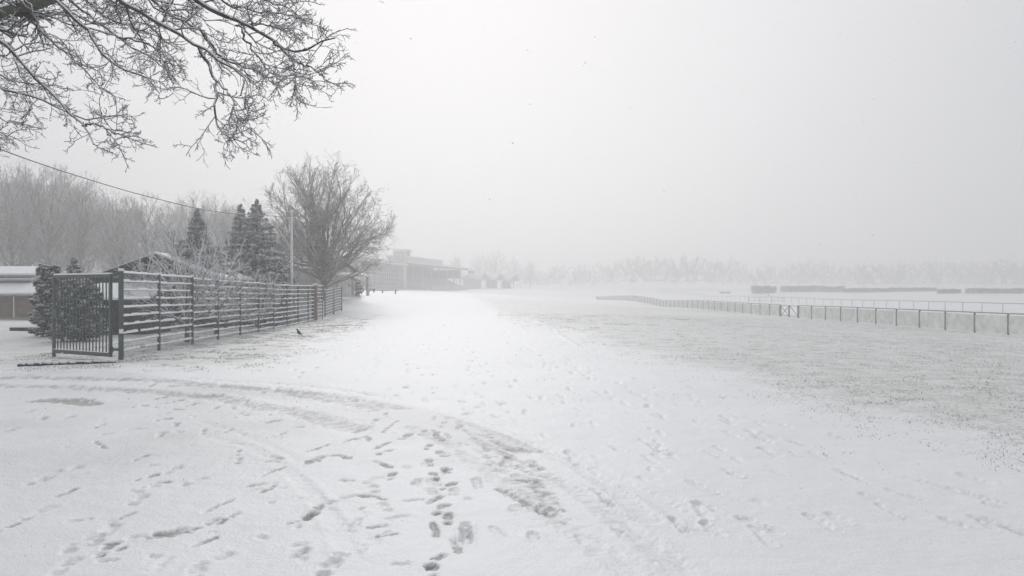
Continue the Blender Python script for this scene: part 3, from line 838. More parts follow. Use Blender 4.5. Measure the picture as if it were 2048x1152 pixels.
# brown post leaning on the fence end
bp_ = np.array([(629-CX)/F*42.0, 42.0, 0]); bp_[2] = gzf(bp_[0], bp_[1])
e = empty('wooden_post', bp_); m = MB(); m.tube([(0,0,-0.3),(0,0,0.9),(0.01,0,1.9)], [0.16,0.15,0.14], 10)
m.build('trunk', [M_brown], e); m = MB(); m.tube([(0.01,0,1.9),(0.01,0,1.96),(0.01,0,1.99)], [0.145,0.12,0.04], 10); m.build('snow_cap', [M_snow], e)
tag(e, 'thick brown wooden post in front of the end of the wire fence', 'post')

# gate leaf, swung open
ga = P(221, 582, 17.75); gb = P(108, 582, 18.9)
ge_ = np.array([ga[0], ga[1], gzf(ga[0], ga[1])])
gate = empty('gate', ge_, math.atan2(gb[1]-ga[1], gb[0]-ga[0]))
GW = math.hypot(gb[0]-ga[0], gb[1]-ga[1]); z0, z1 = 0.08, 1.98
m = MB(); m.box(-0.03, 0.03, -0.03, 0.03, z0, z1); m.box(-0.03, 0.03, -0.03, 0.03, z1, z1+0.03, 1); m.build('stile', [M_gate, M_snow], gate)
m = MB(); m.box(GW-0.03, GW+0.03, -0.03, 0.03, z0-0.1, z1); m.build('stile', [M_gate], gate)
m = MB(); m.box(0.032, GW-0.032, -0.028, 0.028, z1-0.08, z1-0.004); m.box(0.032, GW-0.032, -0.03, 0.03, z1-0.003, z1+0.035, 1); m.build('top_rail', [M_gate, M_snow], gate)
m = MB(); m.box(0.032, GW-0.032, -0.028, 0.028, z0+0.004, z0+0.09); m.box(0.032, GW-0.032, -0.026, 0.026, z0+0.092, z0+0.11, 1); m.build('bottom_rail', [M_gate, M_snow], gate)
nb_ = 16; bar_me = MB().box(-0.011, 0.011, -0.011, 0.011, z0+0.06, z1-0.05).mesh('bar')
bar_me.materials.append(M_gate)
for k in range(nb_):
    o = link(bpy.data.objects.new('bar', bar_me), gate); o.location = (0.032+(GW-0.064)*(k+1)/(nb_+1), 0, 0)
m = MB(); m.box(0.04, 0.70, -0.045, -0.02, 1.17, 1.21); m.box(0.04, 0.70, -0.045, -0.02, 1.212, 1.235, 1); m.build('latch_bar', [M_gate, M_snow], gate)
m = MB(); m.box(GW-0.17, GW-0.035, -0.04, 0.04, 0.92, 1.16); lk = m.build('lock_box', [M_gate], gate)
m = MB(); m.tube([(GW-0.10,-0.04,1.06),(GW-0.10,-0.09,1.06),(GW-0.21,-0.09,1.055)], 0.010, 6); m.build('handle', [M_zinc], lk)
tag(gate, 'open grey steel gate leaf of upright bars hung on the stout post', 'gate')
# kerb across the gateway
k0, k1 = G(35, 738), G(233, 731)
e = empty('gate_kerb', (k0[0], k0[1], gzf(*k0))); a = np.zeros(3); b = np.array([k1[0]-k0[0], k1[1]-k0[1], 0])
for i in range(4):
    p, q = a+(b-a)*(i/4+0.004), a+(b-a)*((i+1)/4-0.004)
    m = MB(); m.bar(p+[0,0,-0.05], q+[0,0,-0.04], 0.14, 0.20)
    for j in range(3):
        if random.random() < 0.85:
            s_, t_ = p+(q-p)*(j/3+0.02), p+(q-p)*((j+1)/3); m.bar(s_+[0,0.03,0.055+random.uniform(0,.015)], t_+[0,0.01,0.06], 0.19*random.uniform(.8,1.1), 0.04, 1)
    m.build('kerb_stone', [M_board, M_snow], e)
tag(e, 'dark low kerb stones half under snow below the open gate', 'kerb')

# pole and wire
pb = np.array([(583.5-CX)/F*38, 38., 0]); pb[2] = gzf(pb[0], pb[1])
e = empty('utility_pole', pb)
H_ = P(583, 424, 38)[2]-pb[2]
m = MB(); m.tube([(0,0,-0.4),(0,0,H_)], [0.07, 0.055], 12); m.build('mast', [M_zinc], e, True)
m = MB(); m.bar((-0.22,0,H_-0.28),(0.12,0,H_-0.28), 0.05, 0.05); m.bar((-0.12,0,H_-0.55),(0.05,0,H_-0.42),0.04,0.04); m.build('bracket', [M_zinc], e)
m = MB(); m.tube([(-0.16,0,H_-0.26),(-0.16,0,H_-0.2),(-0.16,0,H_-0.14)],[0.045,0.06,0.03],8); m.build('insulator', [M_dark], e)
m = MB(); m.tube([(0,0,H_),(0,0,H_+0.03),(0,0,H_+0.09)],[0.09,0.10,0.03],10); m.build('snow_cap', [M_snow], e)
m = MB(); m.box(-0.13,-0.05,-0.07,0.05,H_-0.95,H_-0.62); m.build('junction_box', [M_zinc], e)
tag(e, 'slim pale metal pole with insulator on top behind the wire fence', 'pole')
wp = poly_res([P(-420,125,13.0), P(-200,214,16.0), P(0,298,19.5), P(150,350,24), P(300,394,28.5), P(440,424,33), P(579,434,38)], 40)
m = MB(); m.tube(wp-wp[0], 0.018, 6); o = m.build('overhead_wire', [M_wire], None, True); o.location = tuple(wp[0])
tag(o, 'overhead cable sagging down to the slim metal pole', 'cable')

# ------------------------------------------------------------------ young snowy trees behind the fence
def young(px, d, H, seed, label, sp=1.75):
    x = (px-CX)/F*d; z = gzf(x, d)
    tm, cm, _ = fan_tree(H*1.12, sp*1.1, H*0.42, 20, seed, z0=(0.5, 1.4), lv=(8, 5, 0), rmin=0.0095, r0=0.09, mats=(M_brown, M_ytwig), lead=0.6, emin=-0.62, kr=0.38, trop=-0.01)
    plant('young_tree', tm, cm, (x, d, z), random.random()*6, 1.0, label, 'tree')
young(374, 23.9, 3.5, 11, 'young bare tree thickly coated in snow behind the wire fence')
young(433, 27.5, 3.4, 12, 'young bare tree with snowy twigs in front of the paired spruces', 1.7)
for i, (px, d, H, s_, lb_) in enumerate([(300, 31, 3.4, 13, 'sparse snowy shrub of bare stems beside the dark gabled shed'), (520, 31, 2.3, 14, 'low twiggy bare shrub behind the wire fence below the spruces'), (330, 45, 6.2, 15, 'tall thin bare sapling rising behind the dark gabled shed'), (450, 33, 1.9, 16, 'bushy bare shrub at the foot of the young trees'), (570, 41, 2.2, 17, 'bare tangled shrub at the foot of the metal pole')]):
    x = (px-CX)/F*d
    tm, cm, _ = bare_tree('bare_shrub', H, 0.6, s_, stems=4 if H < 4 else 2, lv=(11, 7, 5), low=0.1, mats=(M_twigb, M_ytwig), rmin=0.005, r0=0.04, trop=0.07)
    plant('bare_shrub', tm, cm, (x, d, gzf(x, d)), i, 1.0, lb_, 'shrub')

# ------------------------------------------------------------------ big round tree
def big_tree():
    d = 60.0; x = (648-CX)/F*d; z = gzf(x, d)
    tm, cm, lev = fan_tree(11.2, 5.7, 4.3, 38, 23, z0=(0.9, 4.2), lv=(10, 8, 5), rmin=0.0115, r0=0.27, lead=0.66, emin=-0.42, kr=0.46, trop=0.02, bow=0.35, wig=0.026)
    e = plant('big_tree', tm, cm, (x, d, z), 0.6, (1.0, 1.0, 1.0), 'large spreading tree with a dense round crown of brownish twigs', 'tree')
    # dead leaves still hanging in the outer crown
    tips = lev[-1][0][:,-1]
    tips = tips[rng.random(len(tips)) < 0.28]
    n = len(tips); s = rng.uniform(0.02, 0.045, n)[:,None]
    u = rng.normal(size=(n,3)); u /= np.linalg.norm(u, axis=1, keepdims=True)
    w = np.cross(u, rng.normal(size=(n,3))); w /= np.linalg.norm(w, axis=1, keepdims=True)
    v = np.stack([tips-u*s, tips+w*s*0.6, tips+u*s, tips-w*s*0.6], 1).reshape(-1, 3)
    obj('dead_leaves', np_mesh('dead_leaves', v, [np.arange(n*4).reshape(-1,4)]), M_leaf, e)
big_tree()

# ------------------------------------------------------------------ conifers
def conifer(H, R, nb, per, seed, shape=1.0, blade=0.16, width=0.05, droop=0.25, snow=0.30, low=0.05, mat=M_needle):
    g = np.random.default_rng(seed)
    nwh = max(int(nb/7), 6)
    t = low+(1-low)*((np.arange(nb) % nwh+0.5)/nwh+g.normal(size=nb)*0.22/nwh)
    t = np.clip(t, low*0.5, 0.995)
    rad = R*((1-t)**shape)*(0.62+0.5*g.random(nb))+0.02
    az = np.arange(nb)*2.39996+g.normal(size=nb)*0.4
    s = g.random((nb, per))**0.55
    rr = rad[:,None]*s
    zz = t[:,None]*H + rr*0.30 - droop*rr**1.6/np.sqrt(R)
    side = g.uniform(-1, 1, (nb, per))*0.34*rad[:,None]*(1.05-s)*np.minimum(1, 3*s)+g.normal(size=(nb,per))*0.03
    A = az[:,None]
    hang = -np.abs(g.normal(size=(nb,per)))*0.07*(0.5+R*0.5)*(side != 0)
    pos = np.stack([np.cos(A)*rr-np.sin(A)*side, np.sin(A)*rr+np.cos(A)*side, zz+hang], -1).reshape(-1,3)
    out = np.broadcast_to(np.stack([np.cos(A), np.sin(A), -0.30+0*A], -1), (nb, per, 3)).reshape(-1,3)
    n = len(pos)
    D = out+g.normal(size=(n,3))*0.55; D /= np.linalg.norm(D, axis=1, keepdims=True)
    Wd = np.cross(D, g.normal(size=(n,3))*0.6+np.array([0,0,1.])); Wd /= np.linalg.norm(Wd, axis=1, keepdims=True)+1e-9
    tp = np.repeat(0.2+0.8*np.clip(rad/R*1.7, 0, 1), per)
    l = (blade*tp*(0.6+0.8*g.random(n)))[:,None]; w = (width*tp*(0.7+0.6*g.random(n)))[:,None]
    N_ = np.cross(Wd, D)
    v = np.stack([pos-D*l*0.4, pos+Wd*w-N_*w*0.3, pos+D*l, pos-Wd*w-N_*w*0.3], 1).reshape(-1,3)
    q = np.arange(n*4).reshape(-1,4)
    f = np.vstack([q[:,[0,1,2]], q[:,[0,2,3]]])
    fol = np_mesh('foliage', v, [f]); fol.materials.append(mat)
    # lumps of snow on the boughs
    k = g.random(n) < snow*np.clip(s.ravel()*1.5, 0.3, 1.3)*(hang.ravel() > -0.06*(0.5+R*0.5)); p = pos[k]+np.array([0,0,width*0.6]); m_ = len(p)
    Dk = D[k]*np.array([1,1,0.35]); Dk /= np.linalg.norm(Dk, axis=1, keepdims=True)
    Wk = np.cross(Dk, np.array([0,0,1.])); Wk /= np.linalg.norm(Wk, axis=1, keepdims=True); Uk = np.cross(Wk, Dk)
    l2 = l[k]*g.uniform(0.4, 0.95, (m_,1)); w2 = w[k]*g.uniform(0.7, 1.4, (m_,1))
    v = np.stack([p-Dk*l2, p+Wk*w2, p+Dk*l2, p-Wk*w2, p+Uk*w2*0.55, p-Uk*w2*0.2], 1).reshape(-1,3)
    q = np.arange(m_*6).reshape(-1,6)
    f = np.vstack([q[:,c] for c in ([0,1,4],[1,2,4],[2,3,4],[3,0,4],[1,0,2],[0,3,2])])
    sn = np_mesh('snow', v, [f], smooth=True); sn.materials.append(M_snow)
    tr = MB().tube([(0,0,-0.3),(0,0,H*0.5),(0,0,H*0.98)], [H*0.018+0.02, H*0.01+0.01, 0.008], 8).mesh('trunk'); tr.materials.append(M_bark)
    return tr, fol, sn
def put_conifer(name, data, px, d, label, sc=1.0, rz=0.0, cat='tree', group=None):
    x = (px-CX)/F*d
    e = empty(name, (x, d, gzf(x, d)), rz); e.scale = (sc, sc, sc) if not hasattr(sc, '__len__') else sc
    for nm, me in zip(('trunk', 'foliage', 'snow'), data): link(bpy.data.objects.new(nm, me), e)
    return tag(e, label, cat, group)
def hgt(py, d, px): return P(px, py, d)[2]-gzf((px-CX)/F*d, d)
spA = conifer(hgt(412, 36, 395), 3.0, 165, 105, 31, 1.1, 0.18, 0.044, 0.36, 0.85)
put_conifer('spruce_tree', spA, 395, 36, 'dark broad spruce behind the snowy young tree')
spB = conifer(hgt(405, 45, 480), 2.4, 170, 100, 32, 0.88, 0.19, 0.045, 0.36, 0.85)
put_conifer('spruce_tree', spB, 481, 45, 'slim spruce of the close pair, farther from the metal pole')
spC = conifer(hgt(397, 43, 513), 2.8, 180, 105, 33, 0.86, 0.19, 0.045, 0.36, 0.90)
put_conifer('spruce_tree', spC, 514, 43, 'taller fuller spruce of the close pair, nearer the metal pole')
spD = conifer(hgt(515, 40, 552), 1.1, 90, 80, 34, 0.5, 0.17, 0.06, 0.3, 0.50)
put_conifer('juniper_bush', spD, 552, 40, 'rounded evergreen bush heavy with snow beside the metal pole', 1.0, 0.5, 'shrub')
spE = conifer(hgt(590, 30, 505), 1.3, 70, 75, 35, 0.4, 0.14, 0.045, 0.3, 0.16)
put_conifer('juniper_bush', spE, 512, 35, 'dark low evergreen bush right behind the middle of the wire fence', 1.0, 0.5, 'shrub')
thA = conifer(hgt(531, 27.5, 98), 0.66, 120, 80, 36, 0.20, 0.10, 0.035, 0.05, 0.6, 0.02, M_thuja)
put_conifer('thuja_shrub', thA, 100, 27.5, 'columnar thuja with snowy tufts at the free end of the gate', 1.0, 0, 'shrub')
thB = conifer(hgt(560, 25.0, 160), 0.85, 130, 80, 37, 0.32, 0.10, 0.035, 0.05, 0.30, 0.02, M_thuja)
put_conifer('thuja_shrub', thB, 158, 25.0, 'dark dense thuja seen through the gate bars', (1.15, 1.0, 1.0), 0, 'shrub')
spF = conifer(hgt(512, 33, 147), 0.75, 80, 50, 38, 0.7, 0.15, 0.05, 0.15, 0.45)
put_conifer('small_fir', spF, 147, 33, 'small fir with a snow-laden top behind the thujas')
spG = conifer(hgt(470, 49, 560), 0.8, 80, 50, 39, 0.8, 0.19, 0.055, 0.35, 0.25)
put_conifer('spruce_tree', spG, 562, 49, 'small spruce half hidden between the pole and the spruce pair')

# ------------------------------------------------------------------ buildings
def gable_house(name, cx, cy, rz, W, L, eave, ridge, label, wall, parts=None, over=0.25, boards=True):
    """gable ends at y=-L/2 and +L/2; ridge along y"""
    e = empty(name, (cx, cy, gzf(cx, cy)-0.05), rz)
    m = MB()
    v = [(-W/2,-L/2,-0.3),(W/2,-L/2,-0.3),(W/2,-L/2,eave),(0,-L/2,ridge),(-W/2,-L/2,eave)]
    v2 = [(x,-y,z) for x,y,z in v]
    m.poly(v+v2, [(0,1,2,3,4),(9,8,7,6,5),(1,6,7,2),(0,4,9,5)])
    m.build('wall', [wall], e)
    for s in (-1, 1):
        sl = (ridge-eave)/(W/2); xe = W/2+over; ze = eave-over*sl
        a = [(0,ridge+0.02),(s*xe,ze+0.02),(s*xe,ze+0.12),(0,ridge+0.12)]
        v = [(x,-L/2-over,z) for x,z in a]+[(x,L/2+over,z) for x,z in a]
        m = MB(); m.poly(v, [(0,1,2,3),(7,6,5,4),(1,5,6,2),(3,2,6,7),(0,4,5,1)])
        r_ = m.build('roof', [M_board], e)
        th_ = 0.04 if (s < 0 and boards) else 0.10
        a = [(0,ridge+0.123),(s*(xe-0.01),ze+0.123),(s*(xe-0.03),ze+0.12+th_),(0,ridge+0.12+th_)]
        v = [(x,-L/2-over+0.03,z) for x,z in a]+[(x,L/2+over-0.03,z) for x,z in a]
        m = MB(); m.poly(v, [(0,1,2,3),(7,6,5,4),(1,5,6,2),(3,2,6,7),(0,4,5,1)])
        m.build('roof_snow', [M_snow], r_)
    if boards:
        n = int(W/0.2)
        for k in range(n):
            x = -W/2+(k+0.5)*W/n
            top = ridge-(ridge-eave)*abs(x)/(W/2)-0.02-0.1
            MB().box(x-0.088, x+0.088, -L/2-0.03, -L/2-0.003, 0.0, top).build('board', [wall], e)
    return tag(e, label, 'shed')
d = 34.0
gx0 = (297-CX)/F*d
sh = gable_house('gabled_shed', gx0, d+3, math.radians(6), 5.2, 6.0, hgt(556, d, 190), hgt(506, d, 297)-0.1, 'dark boarded shed with a snowy gable roof behind the gate', M_board)
MB().box(0.9, 1.25, -3.07, -3.032, 1.5, 2.1).build('window', [M_frame], sh)
# lean-to before the shed
lx = (240-CX)/F*29.5
e = empty('lean_to_shed', (lx, 29.5, gzf(lx, 29.5)), math.radians(2))
m = MB(); m.poly([(-1.35,-0.9,-0.2),(1.35,-0.9,-0.2),(1.35,-0.9,1.22),(-1.35,-0.9,1.22),(-1.35,1.4,-0.2),(1.35,1.4,-0.2),(1.35,1.4,1.72),(-1.35,1.4,1.72)], [(0,1,2,3),(1,5,6,2),(5,4,7,6),(4,0,3,7)])
m.build('wall', [M_board2], e)
for k in range(12):
    MB().box(-1.34+k*0.22, -1.34+k*0.21+0.19, -0.93, -0.904, 0.0, 1.2).build('board', [M_board2], e)
m = MB(); m.poly([(-1.5,-1.1,1.19),(1.5,-1.1,1.19),(1.5,1.5,1.76),(-1.5,1.5,1.76),(-1.5,-1.1,1.27),(1.5,-1.1,1.27),(1.5,1.5,1.84),(-1.5,1.5,1.84)], [(0,3,2,1),(4,5,6,7),(0,1,5,4),(1,2,6,5),(2,3,7,6),(3,0,4,7)])
r_ = m.build('roof', [M_board], e)
m = MB(); m.poly([(-1.49,-1.09,1.274),(1.49,-1.09,1.274),(1.49,1.49,1.844),(-1.49,1.49,1.844),(-1.48,-1.07,1.36),(1.48,-1.07,1.36),(1.48,1.47,1.93),(-1.48,1.47,1.93)], [(4,5,6,7),(0,1,5,4),(1,2,6,5),(2,3,7,6),(3,0,4,7)])
m.build('roof_snow', [M_snow], r_)
tag(e, 'low black lean-to shed with a snow-covered mono-pitch roof behind the fence', 'shed')
# flat roofed building at the left
cx_ = (-30-CX)/F*45
e = empty('flat_roofed_building', (cx_, 46.5, gzf(cx_, 46.5)), math.radians(3))
m = MB(); m.box(-9, 3.15, -2.5, 0.24, -0.3, 1.33); m.build('wall', [M_brick], e)
def slope(x0, x1, x2, y0, y1, za, zb, th):
    """sloping slab from y0 (underside za) to y1 (underside zb)"""
    return MB().poly([(x0,y0,za),(x1,y0,za),(x2,y1,zb),(x0,y1,zb),(x0,y0,za+th),(x1,y0,za+th),(x2,y1,zb+th),(x0,y1,zb+th)], [(0,3,2,1),(4,5,6,7),(0,1,5,4),(1,2,6,5),(2,3,7,6),(3,0,4,7)])
r_ = slope(-9.2, 3.35, 3.35, -2.9, 0.23, 1.333, 1.95, 0.10).build('lower_roof', [M_fascia], e)
slope(-9.19, 3.33, 3.33, -2.87, 0.23, 1.439, 2.056, 0.09).build('roof_snow', [M_snow], r_)
m = MB(); m.poly([(-9,0.25,-0.3),(1.6,0.25,-0.3),(-0.6,5.5,-0.3),(-9,5.5,-0.3),(-9,0.25,2.47),(1.6,0.25,2.47),(-0.6,5.5,2.98),(-9,5.5,2.98)], [(0,3,2,1),(4,5,6,7),(0,1,5,4),(1,2,6,5),(2,3,7,6),(3,0,4,7)]); m.build('upper_wall', [M_fascia], e)
m = MB(); m.box(-9.1, 1.7, -0.05, 0.247, 2.24, 2.31); m.build('ledge', [M_cream], e)
MB().box(-9.1, 1.69, -0.06, 0.246, 2.313, 2.41).build('ledge_snow', [M_snow], e)
r2_ = slope(-9.2, 2.0, -0.5, -0.3, 5.7, 2.473, 3.08, 0.09).build('upper_roof', [M_fascia], e)
slope(-9.19, 1.98, -0.52, -0.27, 5.68, 2.57, 3.177, 0.11).build('roof_snow', [M_snow], r2_)
for k in range(4):
    MB().box(2.1-k*1.05, 2.16-k*1.05, -2.55, -2.503, 0.0, 1.32).build('downpipe', [M_zinc], e)
MB().box(-9, 3.2, -2.56, -2.503, -0.05, 0.12).build('plinth', [M_fascia], e)
tag(e, 'low brown building with stepped flat snowy roofs left of the thujas', 'building')
m = MB(); lw0 = P(50, 658, 31.5); m.box(-0.6, 1.0, -0.05, 0.05, -0.1, 0.12); m.box(-0.6, 1.0, -0.06, 0.06, 0.12, 0.16, 1)
o = m.build('timber_edging', [M_board, M_snow]); o.location = (lw0[0], lw0[1], gzf(lw0[0], lw0[1])); tag(o, 'dark timber edging under snow left of the columnar thuja', 'edging')
# long low clubhouse behind the spruces and the big tree
ch0 = np.array([(650-CX)/F*66, 66.])
ch = gable_house('clubhouse', ch0[0]-5.0, ch0[1]+1.0, math.radians(72), 6.0, 13.0, hgt(550, 66, 660), hgt(517, 66, 600), 'low plastered clubhouse with a snowy roof behind the big tree', M_cream, boards=False)
ch['category'] = 'house'
for k in range(3):
    MB().box(3.04, 3.10, -4.5+k*3.4, -3.2+k*3.4, 0.7, 1.7).build('window', [M_glass], ch)
for k in range(3):
    MB().box(-2.6+k*2.5, -2.4+k*2.5, -8.2, -8.0, -0.2, hgt(553, 66, 660)).build('porch_column', [M_frame], ch)
m = MB(); m.poly([(-3.2,-8.4,1.45),(3.2,-8.4,1.45),(3.2,-6.6,1.7),(-3.2,-6.6,1.7),(-3.2,-8.4,1.6),(3.2,-8.4,1.6),(3.2,-6.6,1.85),(-3.2,-6.6,1.85)], [(0,3,2,1),(4,5,6,7),(0,1,5,4),(1,2,6,5),(2,3,7,6),(3,0,4,7)])
m.build('porch_roof', [M_snow], ch)
# farther shed with a white roof between spruces
sx_ = (455-CX)/F*58
gable_house('far_shed', sx_, 60, math.radians(80), 5, 7, 1.9, hgt(517, 58, 440), 'plain shed showing a patch of snowy roof between the spruces', M_fascia, boards=False)

# ------------------------------------------------------------------ grandstands (far, in the haze)
def frame2(p, q):
    """empty at p with local x running to q"""
    rz = math.atan2(q[1]-p[1], q[0]-p[0]); return rz, math.hypot(q[0]-p[0], q[1]-p[1])
KS = 1.25
p_, q_ = P(712, 578, 150*KS), P(803, 578, 174*KS)
rz, L = frame2(p_, q_); L /= KS
e = empty('glazed_stand', (p_[0], p_[1], gzf(p_[0], p_[1])), rz); e.scale = (KS,)*3
hh = 5.0
m = MB(); m.box(0, L, 0.3, 9, -1.5, hh); m.build('wall', [M_conc], e)
m = MB(); m.box(-1.0, L+0.3, -1.6, 9.5, hh+0.003, hh+0.35); r_ = m.build('roof', [M_fascia], e)
MB().box(-0.95, L+0.25, -1.55, 9.4, hh+0.353, hh+0.6).build('roof_snow', [M_snow], r_)
nw = 9
for k in range(nw):
    x0 = 0.8+k*(L-1.6)/nw; x1 = x0+(L-1.6)/nw-0.35
    for zb, zt in ((0.9, 2.4), (2.65, 4.5)):
        w_ = MB().box(x0, x1, 0.22, 0.297, zb, zt).build('window', [M_glass], e)
        m = MB(); m.box(x0-0.1, x0, 0.12, 0.29, zb, zt); m.box(x1, x1+0.1, 0.12, 0.29, zb, zt); m.box((x0+x1)/2-0.06, (x0+x1)/2+0.06, 0.12, 0.218, zb, zt); m.box(x0, x1, 0.12, 0.218, (zb+zt)/2-0.05, (zb+zt)/2+0.05)
        m.build('frame', [M_frame], w_)
MB().box(-3.5, -0.02, 1.5, 8, -1.5, 3.4).build('side_wing', [M_conc], e)
MB().box(-0.5, L*0.95, 3.5, 9, hh+0.62, hh+1.7).build('attic', [M_cream], e)
tag(e, 'flat roofed stand with tall windows at the near end of the grandstands', 'grandstand')
t_ = P(801, 578, 172*KS)
e = empty('stair_tower', (t_[0], t_[1], gzf(t_[0], t_[1])-0.3), rz); e.scale = (KS,)*3
MB().box(-0.2, 1.4, -0.9, 1.6, -1, 8.6).build('tower_wall', [M_cream], e); MB().box(-0.3, 1.5, -1.0, 1.7, 8.603, 8.85).build('roof_snow', [M_snow], e)
tag(e, 'pale slender tower between the two grandstands', 'tower')
p_, q_ = P(808, 577, 175*KS), P(926, 576, 222*KS)
rz, L = frame2(p_, q_); L /= KS
e = empty('open_grandstand', (p_[0], p_[1], gzf(p_[0], p_[1])), rz); e.scale = (KS,)*3
for k in range(6):
    MB().box(0, L, 0.9*k, 9, -1.5 if k == 0 else 0.45*k+0.453, 0.45*(k+1)+0.45).build('seating_step', [M_conc], e)
MB().box(0, L, 8.8, 9.3, -1, 6.2).build('back_wall', [M_dark], e)
MB().box(L-0.3, L-0.003, 0.7, 8.79, 3.2, 5.6).build('end_wall', [M_dark], e)
m = MB(); m.poly([(-0.6,-1.5,5.5),(L+0.6,-1.5,5.5),(L+0.6,9.5,6.3),(-0.6,9.5,6.3),(-0.6,-1.5,5.95),(L+0.6,-1.5,5.95),(L+0.6,9.5,6.75),(-0.6,9.5,6.75)], [(0,3,2,1),(4,5,6,7),(0,1,5,4),(1,2,6,5),(2,3,7,6),(3,0,4,7)]); r_ = m.build('roof', [M_fascia], e)
m = MB(); m.poly([(-0.55,-1.45,5.953),(L+0.55,-1.45,5.953),(L+0.55,9.45,6.753),(-0.55,9.45,6.753),(-0.55,-1.4,6.25),(L+0.55,-1.4,6.25),(L+0.55,9.4,7.05),(-0.55,9.4,7.05)], [(4,5,6,7),(0,1,5,4),(1,2,6,5),(2,3,7,6),(3,0,4,7)]); m.build('roof_snow', [M_snow], r_)
for k in range(8):
    MB().box(1+k*(L-2)/7-0.15, 1+k*(L-2)/7+0.15, 0.35, 0.65, 0.9, 5.65).build('column', [M_conc], e)
MB().box(L*0.28, L*0.95, 5.5, 9.2, 7.1, 8.1).build('upper_storey', [M_cream], e); MB().box(L*0.27, L*0.96, 5.2, 9.4, 8.103, 8.4).build('roof_snow', [M_snow], e)
c_ = MB().box(L*0.36, L*0.36+3.5, 6, 9, 8.403, 9.7).build('judge_box', [M_fascia], e)
MB().box(L*0.36-0.4, L*0.36+3.9, 5.6, 9.4, 9.703, 10.05).build('snow_cap', [M_snow], c_)
for k in range(2): MB().box(L*0.36+0.4+k*1.5, L*0.36+1.5+k*1.5, 5.94, 5.997, 8.7, 9.4).build('window', [M_glass], c_)
MB().box(2, 2.4, -3.5, 0.3, -0.5, 1.6).build('stair_side', [M_conc], e)
for k in range(5): MB().box(2.42, 6, -3.3+k*0.6, -2.7+k*0.6-0.01, -0.5, 0.25+0.28*k).build('stair_step', [M_conc], e)
MB().box(8, L-2, -4.0, -3.7, -0.5, 1.0).build('front_wall', [M_conc], e)
tag(e, 'long open grandstand with columns, seating steps and a roof box', 'grandstand')
# round pavilion
c_ = P(942, 577, 226*KS); e = empty('round_pavilion', (c_[0], c_[1], gzf(c_[0], c_[1]))); e.scale = (KS,)*3
m = MB(); m.tube([(0,0,-1),(0,0,2.7)], [2.4,2.4], 16); m.build('wall', [M_cream], e)
m = MB(); m.tube([(0,0,2.4),(0,0,2.75),(0,0,3.6),(0,0,4.2)], [3.2,3.2,2.0,0.9], 16); m.build('roof', [M_snow], e, True)
m = MB(); m.tube([(0,0,4.21),(0,0,4.9)], [0.9,0.9], 12); c2_ = m.build('cupola', [M_dark], e)
m = MB(); m.tube([(0,0,4.91),(0,0,5.05),(0,0,5.7)], [1.25,1.2,0.1], 12); m.build('cupola_roof', [M_snow], c2_)
tag(e, 'round pavilion with a snowy dome and small cupola past the grandstand', 'pavilion')
# peaked tents in a row
for k, (pa, pb_, lb_) in enumerate([(955, 985, 'peaked snowy tent next to the round pavilion'), (985, 1017, 'peaked snowy tent in the middle of the row of tents'), (1017, 1045, 'peaked snowy tent at the far end of the row of tents')]):
    dd = (226+k*4)*KS; a = P(pa, 576, dd); b = P(pb_, 576, dd)
    W_ = (b[0]-a[0])/KS; zg = gzf((a[0]+b[0])/2, dd)
    e = empty('market_tent', ((a[0]+b[0])/2, dd, zg), 0.62); e.scale = (KS,)*3; hw = W_/2-0.35
    for sx in (-1, 1):
        for yy in (0, 5): MB().box(sx*hw-0.08-(0.001 if sx > 0 else 0), sx*hw+0.08, yy-0.08, yy+0.08, -1, 2.45).build('pole', [M_frame], e)
    m = MB(); m.poly([(-hw,0,2.45),(hw,0,2.45),(0,0,4.3),(-hw,5,2.45),(hw,5,2.45),(0,5,4.3)], [(0,1,2),(5,4,3),(0,3,4,1)]); m.build('gable', [M_tent], e)
    m = MB(); m.poly([(-hw-.15,-.2,2.42),(0,-.2,4.32),(hw+.15,-.2,2.42),(-hw-.15,5.2,2.42),(0,5.2,4.32),(hw+.15,5.2,2.42),(-hw-.15,-.2,2.8),(0,-.2,4.75),(hw+.15,-.2,2.8),(-hw-.15,5.2,2.8),(0,5.2,4.75),(hw+.15,5.2,2.8)], [(0,1,7,6),(1,2,8,7),(6,7,10,9),(7,8,11,10),(3,9,10,4),(4,10,11,5),(0,6,9,3),(2,5,11,8),(0,3,4,1),(1,4,5,2)]); m.build('roof', [M_snow], e)
    MB().box(-hw+0.1, hw-0.1, 4.6, 4.7, -0.5, 2.4).build('back_cloth', [M_tent], e)
    tag(e, lb_, 'tent')
# low things in front of the stands
for px, py, dd, w_, lb_ in ((765, 584, 100, 4.2, 'low dark bench row in the snow before the glazed stand'), (737, 586, 92, 1.6, 'short dark bench in the snow near the round bush')):
    c_ = P(px, py, dd); e = empty('bench', (c_[0], c_[1], gzf(c_[0], c_[1])))
    MB().box(-w_/2, w_/2, -0.2, 0.2, 0.38, 0.46).build('seat', [M_board], e); MB().box(-w_/2, w_/2, -0.19, 0.19, 0.463, 0.52).build('snow_cap', [M_snow], e)
    for s_ in (-0.8, 0, 0.8): MB().box(s_*w_/2-0.06, s_*w_/2+0.06, -0.15, 0.15, -0.2, 0.377).build('leg', [M_board], e)
    tag(e, lb_, 'bench')
bsh = conifer(1.5, 1.0, 60, 60, 44, 0.25, 0.16, 0.05, 0.05, 0.22, 0.02, M_hedge)
put_conifer('round_bush', bsh, 704, 74, 'rounded brownish bush just beyond the slatted fence', 1.0, 0, 'bush')

